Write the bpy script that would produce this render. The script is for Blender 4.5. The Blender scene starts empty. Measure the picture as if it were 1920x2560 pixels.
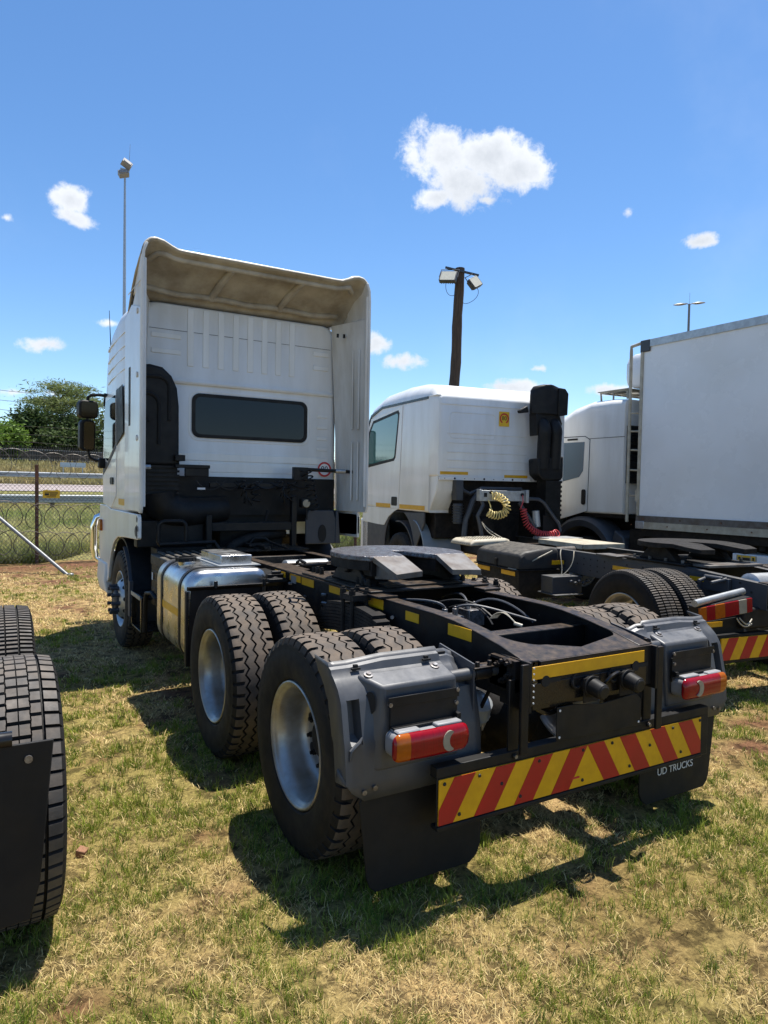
import bpy, math, random
import numpy as np
from mathutils import Vector, Matrix

random.seed(7)
rng = np.random.default_rng(11)
PI = math.pi
R = math.radians
scene = bpy.context.scene
COL = scene.collection

# ---------------------------------------------------------------- camera
CAM = Vector((-2.5218, -3.0673, 1.7652))
YAW, PIT, ROL = R(30.4735), R(-1.9979), R(1.0174)
cf = Vector((math.sin(YAW)*math.cos(PIT), math.cos(YAW)*math.cos(PIT), math.sin(PIT)))
cr = Vector((math.cos(YAW), -math.sin(YAW), 0))
cu = cr.cross(cf)
cr2 = cr*math.cos(ROL) + cu*math.sin(ROL)
cu2 = -cr*math.sin(ROL) + cu*math.cos(ROL)
cd = bpy.data.cameras.new('camera')
cam = bpy.data.objects.new('camera', cd)
COL.objects.link(cam)
cd.sensor_fit = 'VERTICAL'
cd.sensor_height = 24
cd.lens = 1727.7676/2560*24
cd.clip_start = .05
cd.clip_end = 6000
m3 = Matrix((cr2, cu2, -cf)).transposed()
cam.matrix_world = Matrix.Translation(CAM) @ m3.to_4x4()
scene.camera = cam

# ---------------------------------------------------------------- light
SUN = Vector((.262, .10, 1)).normalized()
EL = math.asin(SUN.z)
AZ = math.atan2(SUN.x, SUN.y)
sd = bpy.data.lights.new('sun', 'SUN')
sd.energy = 5.0
sd.angle = R(.53)
sd.color = (1, .955, .88)
sun = bpy.data.objects.new('sun', sd)
COL.objects.link(sun)
sun.rotation_euler = SUN.to_track_quat('Z', 'Y').to_euler()
sun.location = (3, 1, 12)

scene.view_settings.view_transform = 'Standard'
scene.view_settings.look = 'None'
scene.view_settings.exposure = 0.82
scene.view_settings.gamma = 1
scene.view_settings.use_curve_mapping = False

world = bpy.data.worlds.new('World')
scene.world = world
world.use_nodes = True
wn = world.node_tree
wn.nodes.clear()


def WN(t, **kw):
    n = wn.nodes.new(t)
    for k, v in kw.items():
        setattr(n, k, v)
    return n


def wmath(op, a, b=None, c=None, clamp=False):
    n = WN('ShaderNodeMath', operation=op, use_clamp=clamp)
    for i, v in enumerate((a, b, c)):
        if v is None:
            continue
        if isinstance(v, (int, float)):
            n.inputs[i].default_value = v
        else:
            wn.links.new(v, n.inputs[i])
    return n.outputs[0]


def wdot(a, vec):
    n = WN('ShaderNodeVectorMath', operation='DOT_PRODUCT')
    wn.links.new(a, n.inputs[0])
    n.inputs[1].default_value = vec
    return n.outputs['Value']


sky = WN('ShaderNodeTexSky', sky_type='NISHITA', sun_disc=False)
sky.sun_elevation = EL
sky.sun_rotation = AZ
sky.altitude = 1500
sky.air_density = 1.0
sky.dust_density = .6
sky.ozone_density = 1.5
hs = WN('ShaderNodeHueSaturation')
hs.inputs['Saturation'].default_value = 1.2
hs.inputs['Value'].default_value = 1.0
wn.links.new(sky.outputs[0], hs.inputs['Color'])
SKY_STRENGTH = .112
bg = WN('ShaderNodeBackground')
bg.inputs['Strength'].default_value = SKY_STRENGTH
wn.links.new(hs.outputs[0], bg.inputs['Color'])
# fair weather cumulus, placed by direction on a fixed tangent chart of the sky
tc = WN('ShaderNodeTexCoord')
dirv = tc.outputs['Generated']
CF = Vector((math.sin(YAW), math.cos(YAW), 0))
CR = Vector((math.cos(YAW), -math.sin(YAW), 0))
CU = Vector((0, 0, 1))
fz = wdot(dirv, CF)
fzc = wmath('MAXIMUM', fz, .05)
uu = wmath('DIVIDE', wdot(dirv, CR), fzc)
vv = wmath('DIVIDE', wdot(dirv, CU), fzc)


def wnoise(scale, detail, rough, off=(0, 0, 0), dist=0.0):
    mp = WN('ShaderNodeMapping')
    mp.inputs['Location'].default_value = off
    wn.links.new(dirv, mp.inputs['Vector'])
    n = WN('ShaderNodeTexNoise')
    n.inputs['Scale'].default_value = scale
    n.inputs['Detail'].default_value = detail
    n.inputs['Roughness'].default_value = rough
    n.inputs['Distortion'].default_value = dist
    wn.links.new(mp.outputs[0], n.inputs['Vector'])
    return n.outputs['Fac']


n_big = wnoise(13, 9, .6, (3.1, 1.7, .4), .25)
n_fine = wnoise(46, 8, .66, (.2, 5.1, 2.4), .2)
nn = wmath('ADD', wmath('MULTIPLY', wmath('SUBTRACT', n_big, .5), 2.1),
           wmath('MULTIPLY', wmath('SUBTRACT', n_fine, .5), 1.9))
blobs = [  # chart u, v, half width, half height, tilt in degrees, density
    (0.0727, 0.4690, 0.0743, 0.0574, 8, 1), (0.1389, 0.4752, 0.0888, 0.0445, 0, 1), (0.1837, 0.4541, 0.0606, 0.0330, 0, 1),
    (0.0924, 0.4382, 0.0808, 0.0474, -20, 1), (0.0677, 0.4171, 0.0565, 0.0230, 12, 0.95), (0.1543, 0.4909, 0.0388, 0.0273, 30, 0.9),
    (0.0802, 0.4950, 0.0339, 0.0244, 0, 0.9), (0.1355, 0.4124, 0.0242, 0.0115, 0, 0.7), (-0.4550, 0.4043, 0.0372, 0.0258, -25, 0.95),
    (-0.4464, 0.3764, 0.0413, 0.0153, -25, 0.8), (-0.4905, 0.1979, 0.0479, 0.0146, 0, 0.8), (0.4475, 0.3601, 0.0380, 0.0146, 12, 0.8),
    (-0.0159, 0.2069, 0.0281, 0.0193, 0, 0.8), (0.0204, 0.1825, 0.0330, 0.0138, 0, 0.7), (0.1903, 0.1471, 0.0594, 0.0146, 0, 0.9),
    (-0.4015, 0.2291, 0.0247, 0.0089, 0, 0.6), (0.3235, 0.1468, 0.0496, 0.0121, 0, 0.8), (-0.5475, 0.3759, 0.0198, 0.0073, 0, 0.45),
    (0.3406, 0.3992, 0.0099, 0.0097, 40, 0.5), (-0.5191, 0.1280, 0.0908, 0.0081, 0, 0.5), (-0.1295, 0.1534, 0.0496, 0.0113, 0, 0.7),
    (0.2202, 0.1754, 0.0181, 0.0057, 0, 0.4), (-0.3433, 0.2584, 0.0214, 0.0177, 0, 0.6)]
dens = None
for u0, v0, a, b, t, k in blobs:
    ct, st = math.cos(R(t)), math.sin(R(t))
    du, dv = wmath('SUBTRACT', uu, u0), wmath('SUBTRACT', vv, v0)
    p = wmath('MULTIPLY_ADD', du, ct/a, wmath('MULTIPLY', dv, st/a))
    q = wmath('MULTIPLY_ADD', dv, ct/b, wmath('MULTIPLY', du, -st/b))
    e = wmath('SQRT', wmath('ADD', wmath('MULTIPLY', p, p), wmath('MULTIPLY', q, q)))
    e = wmath('MULTIPLY', wmath('SUBTRACT', 1.0, e), k)
    dens = e if dens is None else wmath('MAXIMUM', dens, e)
dens = wmath('MULTIPLY_ADD', nn, .62, dens)
mask = WN('ShaderNodeMapRange', interpolation_type='SMOOTHSTEP')
mask.inputs['From Min'].default_value = .06
mask.inputs['From Max'].default_value = .54
wn.links.new(dens, mask.inputs['Value'])
front = wmath('GREATER_THAN', fz, .1)
# thin high haze patches
hz = WN('ShaderNodeMapRange', interpolation_type='SMOOTHSTEP')
hz.inputs['From Min'].default_value = .5
hz.inputs['From Max'].default_value = .95
hz.inputs['To Max'].default_value = .22
wn.links.new(wnoise(2.2, 6, .6, (1, 1, 6)), hz.inputs['Value'])
cmask = wmath('MAXIMUM', wmath('MULTIPLY', mask.outputs[0], front), hz.outputs[0], clamp=True)
ramp = WN('ShaderNodeValToRGB')
ramp.color_ramp.elements[0].position = .42
ramp.color_ramp.elements[0].color = (.92, .95, 1, 1)
ramp.color_ramp.elements[1].position = .9
ramp.color_ramp.elements[1].color = (.60, .64, .70, 1)
wn.links.new(wmath('MULTIPLY_ADD', wnoise(7, 6, .6, (5, 2, 8)), 1.0, wmath('MULTIPLY', dens, .35)), ramp.inputs[0])
cbg = WN('ShaderNodeBackground')
cbg.inputs['Strength'].default_value = .70
wn.links.new(ramp.outputs[0], cbg.inputs['Color'])
mix = WN('ShaderNodeMixShader')
wn.links.new(cmask, mix.inputs[0])
wn.links.new(bg.outputs[0], mix.inputs[1])
wn.links.new(cbg.outputs[0], mix.inputs[2])
wo = WN('ShaderNodeOutputWorld')
wn.links.new(mix.outputs[0], wo.inputs['Surface'])

# ---------------------------------------------------------------- materials


def mat(name, col, rough=.5, metal=0.0, col2=None, scale=6.0, amt=.5, detail=5, bump=0.0, bscale=60.0, coat=0.0,
        rough2=None, spec=.5, trans=0.0, stretch=(1, 1, 1), dust=None, alpha=1.0):
    m = bpy.data.materials.new(name)
    m.use_nodes = True
    nt = m.node_tree
    p = nt.nodes['Principled BSDF']
    p.inputs['Base Color'].default_value = (*col, 1)
    p.inputs['Roughness'].default_value = rough
    p.inputs['Metallic'].default_value = metal
    p.inputs['Coat Weight'].default_value = coat
    p.inputs['Coat Roughness'].default_value = .06
    p.inputs['Specular IOR Level'].default_value = spec
    p.inputs['Transmission Weight'].default_value = trans
    p.inputs['Alpha'].default_value = alpha
    t = nt.nodes.new('ShaderNodeTexCoord')
    mp = nt.nodes.new('ShaderNodeMapping')
    mp.inputs['Scale'].default_value = stretch
    nt.links.new(t.outputs['Object'], mp.inputs['Vector'])

    def noise(s, d=5.0, r=.6):
        n = nt.nodes.new('ShaderNodeTexNoise')
        n.inputs['Scale'].default_value = s
        n.inputs['Detail'].default_value = d
        n.inputs['Roughness'].default_value = r
        nt.links.new(mp.outputs[0], n.inputs['Vector'])
        return n.outputs['Fac']
    if col2 is not None:
        f = noise(scale, detail)
        mr = nt.nodes.new('ShaderNodeMapRange')
        mr.interpolation_type = 'SMOOTHSTEP'
        mr.inputs['From Min'].default_value = .5-.22
        mr.inputs['From Max'].default_value = .5+.22
        mr.inputs['To Min'].default_value = 0
        mr.inputs['To Max'].default_value = amt*2 if amt < .5 else 1
        nt.links.new(f, mr.inputs['Value'])
        mx = nt.nodes.new('ShaderNodeMix')
        mx.data_type = 'RGBA'
        mx.inputs['A'].default_value = (*col, 1)
        mx.inputs['B'].default_value = (*col2, 1)
        nt.links.new(mr.outputs[0], mx.inputs['Factor'])
        out = mx.outputs['Result']
        if dust is not None:      # dust lies on faces that look upwards
            g = nt.nodes.new('ShaderNodeNewGeometry')
            sp = nt.nodes.new('ShaderNodeSeparateXYZ')
            nt.links.new(g.outputs['Normal'], sp.inputs[0])
            d1 = nt.nodes.new('ShaderNodeMath')
            d1.operation = 'MULTIPLY'
            nt.links.new(sp.outputs['Z'], d1.inputs[0])
            nt.links.new(noise(scale*2.3, 6), d1.inputs[1])
            d2 = nt.nodes.new('ShaderNodeMapRange')
            d2.inputs['From Min'].default_value = .3
            d2.inputs['From Max'].default_value = .75
            d2.inputs['To Max'].default_value = dust[3]
            nt.links.new(d1.outputs[0], d2.inputs['Value'])
            mx2 = nt.nodes.new('ShaderNodeMix')
            mx2.data_type = 'RGBA'
            mx2.inputs['B'].default_value = (*dust[:3], 1)
            nt.links.new(out, mx2.inputs['A'])
            nt.links.new(d2.outputs[0], mx2.inputs['Factor'])
            out = mx2.outputs['Result']
        nt.links.new(out, p.inputs['Base Color'])
    if rough2 is not None:
        mr = nt.nodes.new('ShaderNodeMapRange')
        mr.inputs['From Min'].default_value = .3
        mr.inputs['From Max'].default_value = .7
        mr.inputs['To Min'].default_value = rough
        mr.inputs['To Max'].default_value = rough2
        nt.links.new(noise(scale*1.7, 6), mr.inputs['Value'])
        nt.links.new(mr.outputs[0], p.inputs['Roughness'])
    if bump > 0:
        b = nt.nodes.new('ShaderNodeBump')
        b.inputs['Strength'].default_value = bump
        b.inputs['Distance'].default_value = .01
        nt.links.new(noise(bscale, 6, .65), b.inputs['Height'])
        nt.links.new(b.outputs[0], p.inputs['Normal'])
    return m


def attr_mat(name, rough=.6, attr='tint', trans=.25, spec=.25):
    m = bpy.data.materials.new(name)
    m.use_nodes = True
    nt = m.node_tree
    p = nt.nodes['Principled BSDF']
    p.inputs['Roughness'].default_value = rough
    p.inputs['Specular IOR Level'].default_value = spec
    a = nt.nodes.new('ShaderNodeAttribute')
    a.attribute_name = attr
    nt.links.new(a.outputs['Color'], p.inputs['Base Color'])
    if trans > 0:
        tr = nt.nodes.new('ShaderNodeBsdfTranslucent')
        nt.links.new(a.outputs['Color'], tr.inputs['Color'])
        mx = nt.nodes.new('ShaderNodeMixShader')
        mx.inputs[0].default_value = trans
        nt.links.new(p.outputs[0], mx.inputs[1])
        nt.links.new(tr.outputs[0], mx.inputs[2])
        nt.links.new(mx.outputs[0], nt.nodes['Material Output'].inputs['Surface'])
    return m


DUST = (.16, .11, .07, .55)
M = dict(
    white=mat('white_paint', (.76, .76, .74), .28, col2=(.60, .585, .54), scale=2.6, amt=.32, detail=8, coat=.35, rough2=.42, bump=.03, bscale=3, stretch=(1.6, 1.6, .35)),
    white_dirty=mat('white_paint_dirty', (.72, .71, .68), .4, col2=(.52, .49, .43), scale=3.5, amt=.45, detail=8, rough2=.6, stretch=(1.5, 1.5, .4)),
    fairing=mat('fairing_underside', (.46, .425, .36), .6, col2=(.24, .205, .155), scale=3.2, amt=.5, detail=8, rough2=.8, bump=.06, bscale=30),
    box_white=mat('box_panel_white', (.74, .75, .76), .2, col2=(.66, .66, .65), scale=1.1, amt=.4, rough2=.34, bump=.03, bscale=1.2),
    black=mat('black_plastic', (.008, .008, .0085), .42, col2=(.02, .019, .018), scale=7, amt=.4, rough2=.62, bump=.05, bscale=160, spec=.22),
    black_gloss=mat('black_gloss', (.006, .006, .0065), .18, col2=(.014, .013, .012), scale=6, amt=.35, rough2=.38, spec=.4),
    frame=mat('frame_black_paint', (.006, .0065, .008), .28, col2=(.016, .015, .014), scale=9, amt=.4, rough2=.55, bump=.04, bscale=40, dust=DUST, spec=.22),
    frame_grey=mat('frame_grey_paint', (.030, .036, .047), .38, col2=(.048, .052, .056), scale=7, amt=.4, rough2=.6, dust=(.2, .17, .13, .5)),
    grime=mat('greasy_dark', (.006, .0056, .0055), .5, col2=(.022, .018, .015), scale=12, amt=.45, rough2=.8, bump=.2, bscale=60, spec=.22),
    rubber=mat('tyre_rubber', (.008, .008, .008), .6, col2=(.018, .016, .0145), scale=8, amt=.5, rough2=.8, bump=.08, bscale=120, spec=.22),
    tread=mat('tyre_tread_dusty', (.062, .052, .043), .78, col2=(.125, .092, .064), scale=11, amt=.5, detail=8, rough2=.9, bump=.12, bscale=90),
    tread_grey=mat('tyre_tread_grey', (.052, .048, .044), .6, col2=(.115, .093, .072), scale=9, amt=.5, detail=8, rough2=.85, bump=.12, bscale=90),
    black_dusty=mat('black_plastic_dusty', (.016, .016, .017), .5, col2=(.035, .033, .03), scale=7, amt=.4, rough2=.65, spec=.25, dust=(.20, .18, .15, .7)),
    flap=mat('rubber_flap', (.010, .0095, .0095), .5, col2=(.016, .015, .014), scale=5, amt=.5, rough2=.7, bump=.06, bscale=40, spec=.22),
    steel=mat('rim_silver', (.42, .415, .40), .30, metal=.7, col2=(.27, .25, .21), scale=7, amt=.5, detail=8, rough2=.5, bump=.05, bscale=50),
    alu=mat('polished_aluminium', (.60, .61, .62), .20, metal=1, col2=(.42, .41, .39), scale=5, amt=.45, detail=8, rough2=.42, bump=.06, bscale=8),
    chrome=mat('chrome', (.8, .8, .8), .08, metal=1),
    zinc=mat('galvanised_steel', (.46, .48, .49), .42, metal=.7, col2=(.33, .34, .35), scale=14, amt=.5),
    mudguard=mat('grey_moulded_plastic', (.038, .041, .047), .36, col2=(.066, .068, .073), scale=5, amt=.45, detail=7, rough2=.55, bump=.04, bscale=25, stretch=(1, 1, .5), dust=(.24, .235, .23, .55)),
    grey_plastic=mat('grey_plastic', (.038, .042, .052), .5, col2=(.055, .057, .062), scale=6, amt=.4, rough2=.65),
    fifth=mat('fifth_wheel_greasy_steel', (.19, .20, .215), .2, metal=.6, col2=(.045, .021, .012), scale=24, amt=.45, detail=9, rough2=.5, bump=1.0, bscale=30),  # grease and rust mottle; its pale spots also stand for glints, as colour
    worn=mat('worn_steel', (.15, .145, .14), .42, metal=.4, col2=(.085, .068, .055), scale=9, amt=.5, detail=8, rough2=.6, bump=.1, bscale=40),
    yellow=mat('reflective_yellow', (.68, .36, .004), .34, col2=(.56, .285, .004), scale=14, amt=.4, rough2=.42, bump=.03, bscale=200),
    red=mat('reflective_red', (.40, .006, .009), .34, col2=(.31, .006, .008), scale=9, amt=.4, rough2=.42),
    lens_red=mat('lamp_red', (.24, .003, .008), .14, col2=(.17, .003, .007), scale=30, amt=.4, coat=.08, spec=.3, bump=.05, bscale=90, stretch=(4, 1, .2)),
    lens_amber=mat('lamp_amber', (.36, .085, .003), .16, col2=(.28, .065, .003), scale=30, amt=.4, coat=.1, spec=.3),
    lens_clear=mat('lamp_clear', (.27, .25, .20), .2, col2=(.20, .185, .15), scale=18, amt=.4, coat=.1),
    lampgrey=mat('lamp_housing_grey', (.24, .24, .25), .5, col2=(.19, .19, .19), scale=12, amt=.4),
    glass=mat('tinted_glass', (.006, .009, .013), .05, col2=(.009, .012, .016), scale=2, amt=.3, spec=.32),
    mirror=mat('mirror_glass', (.22, .23, .24), .03, metal=1),
    seat=mat('cab_interior', (.06, .062, .07), .8),
    soil=None,
    zinc_dull=mat('weathered_zinc', (.20, .205, .21), .5, metal=.4, col2=(.13, .13, .13), scale=14, amt=.5),
    rust=mat('rusty_steel', (.085, .04, .025), .8, col2=(.17, .075, .04), scale=18, amt=.5, bump=.2, bscale=60),
    wood=mat('weathered_pole_wood', (.075, .052, .036), .85, col2=(.032, .024, .019), scale=9, amt=.5, detail=9, bump=.5, bscale=30, stretch=(3, 3, .25)),
    wire=mat('fence_wire', (.17, .165, .155), .5, metal=.5, col2=(.08, .065, .055), scale=20, amt=.5),
    wire_dark=mat('razor_wire', (.10, .085, .072), .6, metal=.4, col2=(.05, .035, .03), scale=20, amt=.5),
    cream=mat('cream_steel', (.44, .405, .32), .5, col2=(.30, .26, .19), scale=8, amt=.5, rough2=.65),
    hose_y=mat('yellow_hose', (.68, .55, .22), .4, col2=(.55, .42, .14), scale=20, amt=.4),
    hose_r=mat('red_hose', (.52, .05, .05), .35, col2=(.38, .04, .05), scale=20, amt=.4),
    print_black=mat('print_black', (.012, .012, .012), .6),
    print_white=mat('print_white', (.62, .62, .62), .6),
    print_red=mat('print_red', (.5, .02, .02), .5),
    sign_white=mat('sign_white', (.74, .74, .72), .5),
    sign_yellow=mat('sign_yellow', (.75, .47, .02), .5, col2=(.68, .40, .02), scale=9, amt=.4),
    lamp_face=mat('floodlight_face', (.58, .56, .46), .25, col2=(.5, .48, .4), scale=14, amt=.4),
    hole=mat('dark_recess', (.006, .006, .006), .8),
    bolt=mat('bolt_steel', (.30, .30, .30), .4, metal=.7, col2=(.12, .1, .09), scale=40, amt=.5),
    tank_grey=mat('air_tank_grey', (.42, .45, .47), .3, metal=.4, col2=(.34, .35, .36), scale=8, amt=.4),
    bark=mat('bark', (.10, .085, .065), .9, col2=(.05, .04, .03), scale=8, amt=.5, bump=.3, bscale=30),
    concrete=mat('old_concrete', (.2, .18, .15), .9, col2=(.12, .105, .085), scale=2, amt=.5, bump=.2, bscale=9),
)

# ---------------------------------------------------------------- mesh builder


class G:
    def __init__(s):
        s.v, s.f, s.mi = [], [], []

    def add(s, vs, fs, mi=0, X=None):
        o = len(s.v)
        if X is not None:
            vs = [X @ Vector(p) for p in vs]
        s.v += [tuple(p) for p in vs]
        s.f += [tuple(i+o for i in f) for f in fs]
        s.mi += [mi]*len(fs)
        return s

    def box(s, x0, x1, y0, y1, z0, z1, mi=0, X=None):
        v = [(x, y, z) for x in (x0, x1) for y in (y0, y1) for z in (z0, z1)]
        return s.add(v, [(0, 1, 3, 2), (4, 6, 7, 5), (0, 4, 5, 1), (2, 3, 7, 6), (0, 2, 6, 4), (1, 5, 7, 3)], mi, X)

    def cyl(s, p0, p1, r0, r1=None, n=16, mi=0, caps=True, X=None):
        p0, p1 = Vector(p0), Vector(p1)
        r1 = r0 if r1 is None else r1
        d = (p1-p0).normalized()
        a = d.orthogonal().normalized()
        b = d.cross(a)
        v = []
        for p, r in ((p0, r0), (p1, r1)):
            for i in range(n):
                t = 2*PI*i/n
                v.append(p + r*(a*math.cos(t)+b*math.sin(t)))
        f = [(i, (i+1) % n, n+(i+1) % n, n+i) for i in range(n)]
        if caps:
            f += [tuple(range(n))[::-1], tuple(range(n, 2*n))]
        return s.add(v, f, mi, X)

    def tube(s, pts, r, n=8, closed=False, mi=0, X=None, caps=True):
        P = [Vector(p) for p in pts]
        rs = r if isinstance(r, (list, tuple)) else [r]*len(P)
        N = len(P)
        v = []
        up = None
        for i in range(N):
            a = P[i-1] if (i > 0 or closed) else P[i]
            b = P[(i+1) % N] if (i < N-1 or closed) else P[i]
            d = (b-a).normalized()
            if up is None:
                up = d.orthogonal().normalized()
            up = (up - d*up.dot(d)).normalized()
            w = d.cross(up)
            for k in range(n):
                t = 2*PI*k/n
                v.append(P[i] + rs[i]*(up*math.cos(t)+w*math.sin(t)))
        f = []
        for i in range(N if closed else N-1):
            j = (i+1) % N
            for k in range(n):
                f.append((i*n+k, i*n+(k+1) % n, j*n+(k+1) % n, j*n+k))
        if caps and not closed:
            f += [tuple(range(n))[::-1], tuple(range((N-1)*n, N*n))]
        return s.add(v, f, mi, X)

    def lathe(s, prof, n=48, c=(0, 0, 0), mi=0, axis='X', X=None, close=False):
        v = []
        for a, r in prof:
            for i in range(n):
                t = 2*PI*i/n
                if axis == 'X':
                    v.append((c[0]+a, c[1]+r*math.cos(t), c[2]+r*math.sin(t)))
                elif axis == 'Y':
                    v.append((c[0]+r*math.sin(t), c[1]+a, c[2]+r*math.cos(t)))
                else:
                    v.append((c[0]+r*math.cos(t), c[1]+r*math.sin(t), c[2]+a))
        f = []
        m = len(prof)
        for j in range(m if close else m-1):
            k = (j+1) % m
            for i in range(n):
                f.append((j*n+i, k*n+i, k*n+(i+1) % n, j*n+(i+1) % n))
        return s.add(v, f, mi, X)

    def prism(s, poly, a0, a1, axis='X', mi=0, X=None):
        def P(q, a):
            return (a, q[0], q[1]) if axis == 'X' else ((q[0], a, q[1]) if axis == 'Y' else (q[0], q[1], a))
        n = len(poly)
        v = [P(q, a0) for q in poly]+[P(q, a1) for q in poly]
        f = [tuple(range(n))[::-1], tuple(range(n, 2*n))]+[(i, (i+1) % n, n+(i+1) % n, n+i) for i in range(n)]
        return s.add(v, f, mi, X)

    def grid(s, rows, mi=0, X=None, flip=False):
        m = len(rows[0])
        v = [p for r in rows for p in r]
        f = []
        for i in range(len(rows)-1):
            for j in range(m-1):
                q = (i*m+j, i*m+j+1, (i+1)*m+j+1, (i+1)*m+j)
                f.append(q[::-1] if flip else q)
        return s.add(v, f, mi, X)

    def loft(s, loops, caps=True, mi=0, X=None):
        m = len(loops[0])
        v = [p for r in loops for p in r]
        f = []
        for i in range(len(loops)-1):
            for j in range(m):
                k = (j+1) % m
                f.append((i*m+j, i*m+k, (i+1)*m+k, (i+1)*m+j))
        if caps:
            f += [tuple(range(m))[::-1], tuple(range((len(loops)-1)*m, len(loops)*m))]
        return s.add(v, f, mi, X)

    def sph(s, c, r, n=12, mi=0, sc=(1, 1, 1), X=None):
        prof = [(-r*math.cos(PI*i/n), max(1e-4, r*math.sin(PI*i/n))) for i in range(n+1)]
        g = G().lathe(prof, n=n*2)
        return s.add([(c[0]+p[0]*sc[0], c[1]+p[1]*sc[1], c[2]+p[2]*sc[2]) for p in g.v], g.f, mi, X)

    def mesh(s, name, mats, smooth=38):
        me = bpy.data.meshes.new(name)
        me.from_pydata(s.v, [], s.f)
        for m in (mats if isinstance(mats, (list, tuple)) else [mats]):
            me.materials.append(m)
        if len(set(s.mi)) > 1:
            me.polygons.foreach_set('material_index', s.mi)
        fix_normals(me)
        if smooth:
            me.polygons.foreach_set('use_smooth', [True]*len(me.polygons))
            me.set_sharp_from_angle(angle=R(smooth))
        me.update()
        return me

    def build(s, name, m, parent=None, bevel=0, smooth=38, label=None, solid=0, seg=2, loc=None):
        return place(s.mesh(name, [M[k] if isinstance(k, str) else k for k in (m if isinstance(m, (list, tuple)) else [m])], smooth),
                     name, parent, bevel, label, solid, seg, loc)


import bmesh


def fix_normals(me):
    b = bmesh.new()
    b.from_mesh(me)
    bmesh.ops.recalc_face_normals(b, faces=b.faces)
    b.to_mesh(me)
    b.free()


def place(me, name, parent=None, bevel=0, label=None, solid=0, seg=2, loc=None, rot=None):
    o = bpy.data.objects.new(name, me)
    COL.objects.link(o)
    if parent is not None:
        o.parent = parent
    if solid:
        md = o.modifiers.new('solid', 'SOLIDIFY')
        md.thickness = solid
        md.offset = 0
    if bevel:
        md = o.modifiers.new('bevel', 'BEVEL')
        md.width = bevel
        md.segments = seg
        md.limit_method = 'ANGLE'
        md.angle_limit = R(40)
    if label:
        o['label'] = label
    if loc is not None:
        o.location = loc
    if rot is not None:
        o.rotation_euler = rot
    return o


def thing(name, label, cat, loc=(0, 0, 0), rz=0, group=None):
    o = bpy.data.objects.new(name, None)
    o.empty_display_size = .3
    COL.objects.link(o)
    o.location = loc
    o.rotation_euler = (0, 0, rz)
    return tag(o, label, cat, group)


def tag(o, label, cat, group=None, kind=None):
    if label:
        o['label'] = label
    if cat:
        o['category'] = cat
    if group:
        o['group'] = group
    if kind:
        o['kind'] = kind
    return o


def text_mesh(s, size, depth=.001, align='CENTER'):
    c = bpy.data.curves.new('lettering', 'FONT')
    c.body = s
    c.size = size
    c.align_x = align
    c.align_y = 'CENTER'
    c.extrude = depth
    o = bpy.data.objects.new('lettering', c)
    COL.objects.link(o)
    dg = bpy.context.evaluated_depsgraph_get()
    me = bpy.data.meshes.new_from_object(o.evaluated_get(dg))
    bpy.data.objects.remove(o)
    return me


def rrect(x0, x1, z0, z1, r, n=5):
    pts = []
    for cx, cz, a in ((x1-r, z0+r, -90), (x1-r, z1-r, 0), (x0+r, z1-r, 90), (x0+r, z0+r, 180)):
        for i in range(n+1):
            t = R(a+90*i/n)
            pts.append((cx+r*math.cos(t), cz+r*math.sin(t)))
    return pts


def arc(c, r, a0, a1, n):
    return [(c[0]+r*math.cos(R(a0+(a1-a0)*i/n)), c[1]+r*math.sin(R(a0+(a1-a0)*i/n))) for i in range(n+1)]


def bezier(p0, p1, p2, p3, n=16):
    p0, p1, p2, p3 = map(Vector, (p0, p1, p2, p3))
    return [(1-t)**3*p0+3*(1-t)**2*t*p1+3*(1-t)*t*t*p2+t**3*p3 for t in [i/n for i in range(n+1)]]


def helix(path, r, turns, n=14):
    """spiral hose round a path (list of points)"""
    P = [Vector(p) for p in path]
    L = [0]
    for a, b in zip(P, P[1:]):
        L.append(L[-1]+(b-a).length)
    N = turns*n
    out = []
    for i in range(N+1):
        s = L[-1]*i/N
        k = max(j for j in range(len(L)) if L[j] <= s+1e-9)
        k = min(k, len(P)-2)
        t = (s-L[k])/(L[k+1]-L[k])
        p = P[k].lerp(P[k+1], t)
        d0 = (P[min(k+1, len(P)-1)]-P[k]).normalized()
        kk = min(k+1, len(P)-2)
        d = d0.lerp((P[kk+1]-P[kk]).normalized(), t).normalized()
        a = Vector((0, 1, .15)).cross(d).normalized()
        b = d.cross(a)
        th = 2*PI*i/n
        out.append(p+r*(a*math.cos(th)+b*math.sin(th)))
    return out
# ---------------------------------------------------------------- ground


def vnoise(x, y, seed, octaves=4, scale=1.0):
    """smooth value noise, numpy arrays in, about 0..1 out"""
    out = np.zeros_like(x, dtype=float)
    amp, tot = 1.0, 0
    g = np.random.default_rng(seed)
    T = g.random((256, 256))
    for o in range(octaves):
        xs, ys = x*scale*2**o+17.3*o, y*scale*2**o+9.1*o
        xi, yi = np.floor(xs).astype(int), np.floor(ys).astype(int)
        fx, fy = xs-xi, ys-yi
        fx, fy = fx*fx*(3-2*fx), fy*fy*(3-2*fy)
        a, b = T[xi % 256, yi % 256], T[(xi+1) % 256, yi % 256]
        c, d = T[xi % 256, (yi+1) % 256], T[(xi+1) % 256, (yi+1) % 256]
        out += amp*((a*(1-fx)+b*fx)*(1-fy)+(c*(1-fx)+d*fx)*fy)
        tot += amp
        amp *= .55
    return out/tot


def fdist(x, y):          # metres beyond the fence line
    return (y-13.6)-.1*(x+1.42)


PROF_D = [-1e4, .6, 11.8, 13.4, 26.5, 29, 37.5, 60, 1e4]
PROF_Z = [0, 0, .60, 1.37, 1.61, 1.66, 3.0, 3.2, 3.2]


def hgt(x, y):
    d = fdist(x, y)
    return np.interp(d, PROF_D, PROF_Z)


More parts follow.
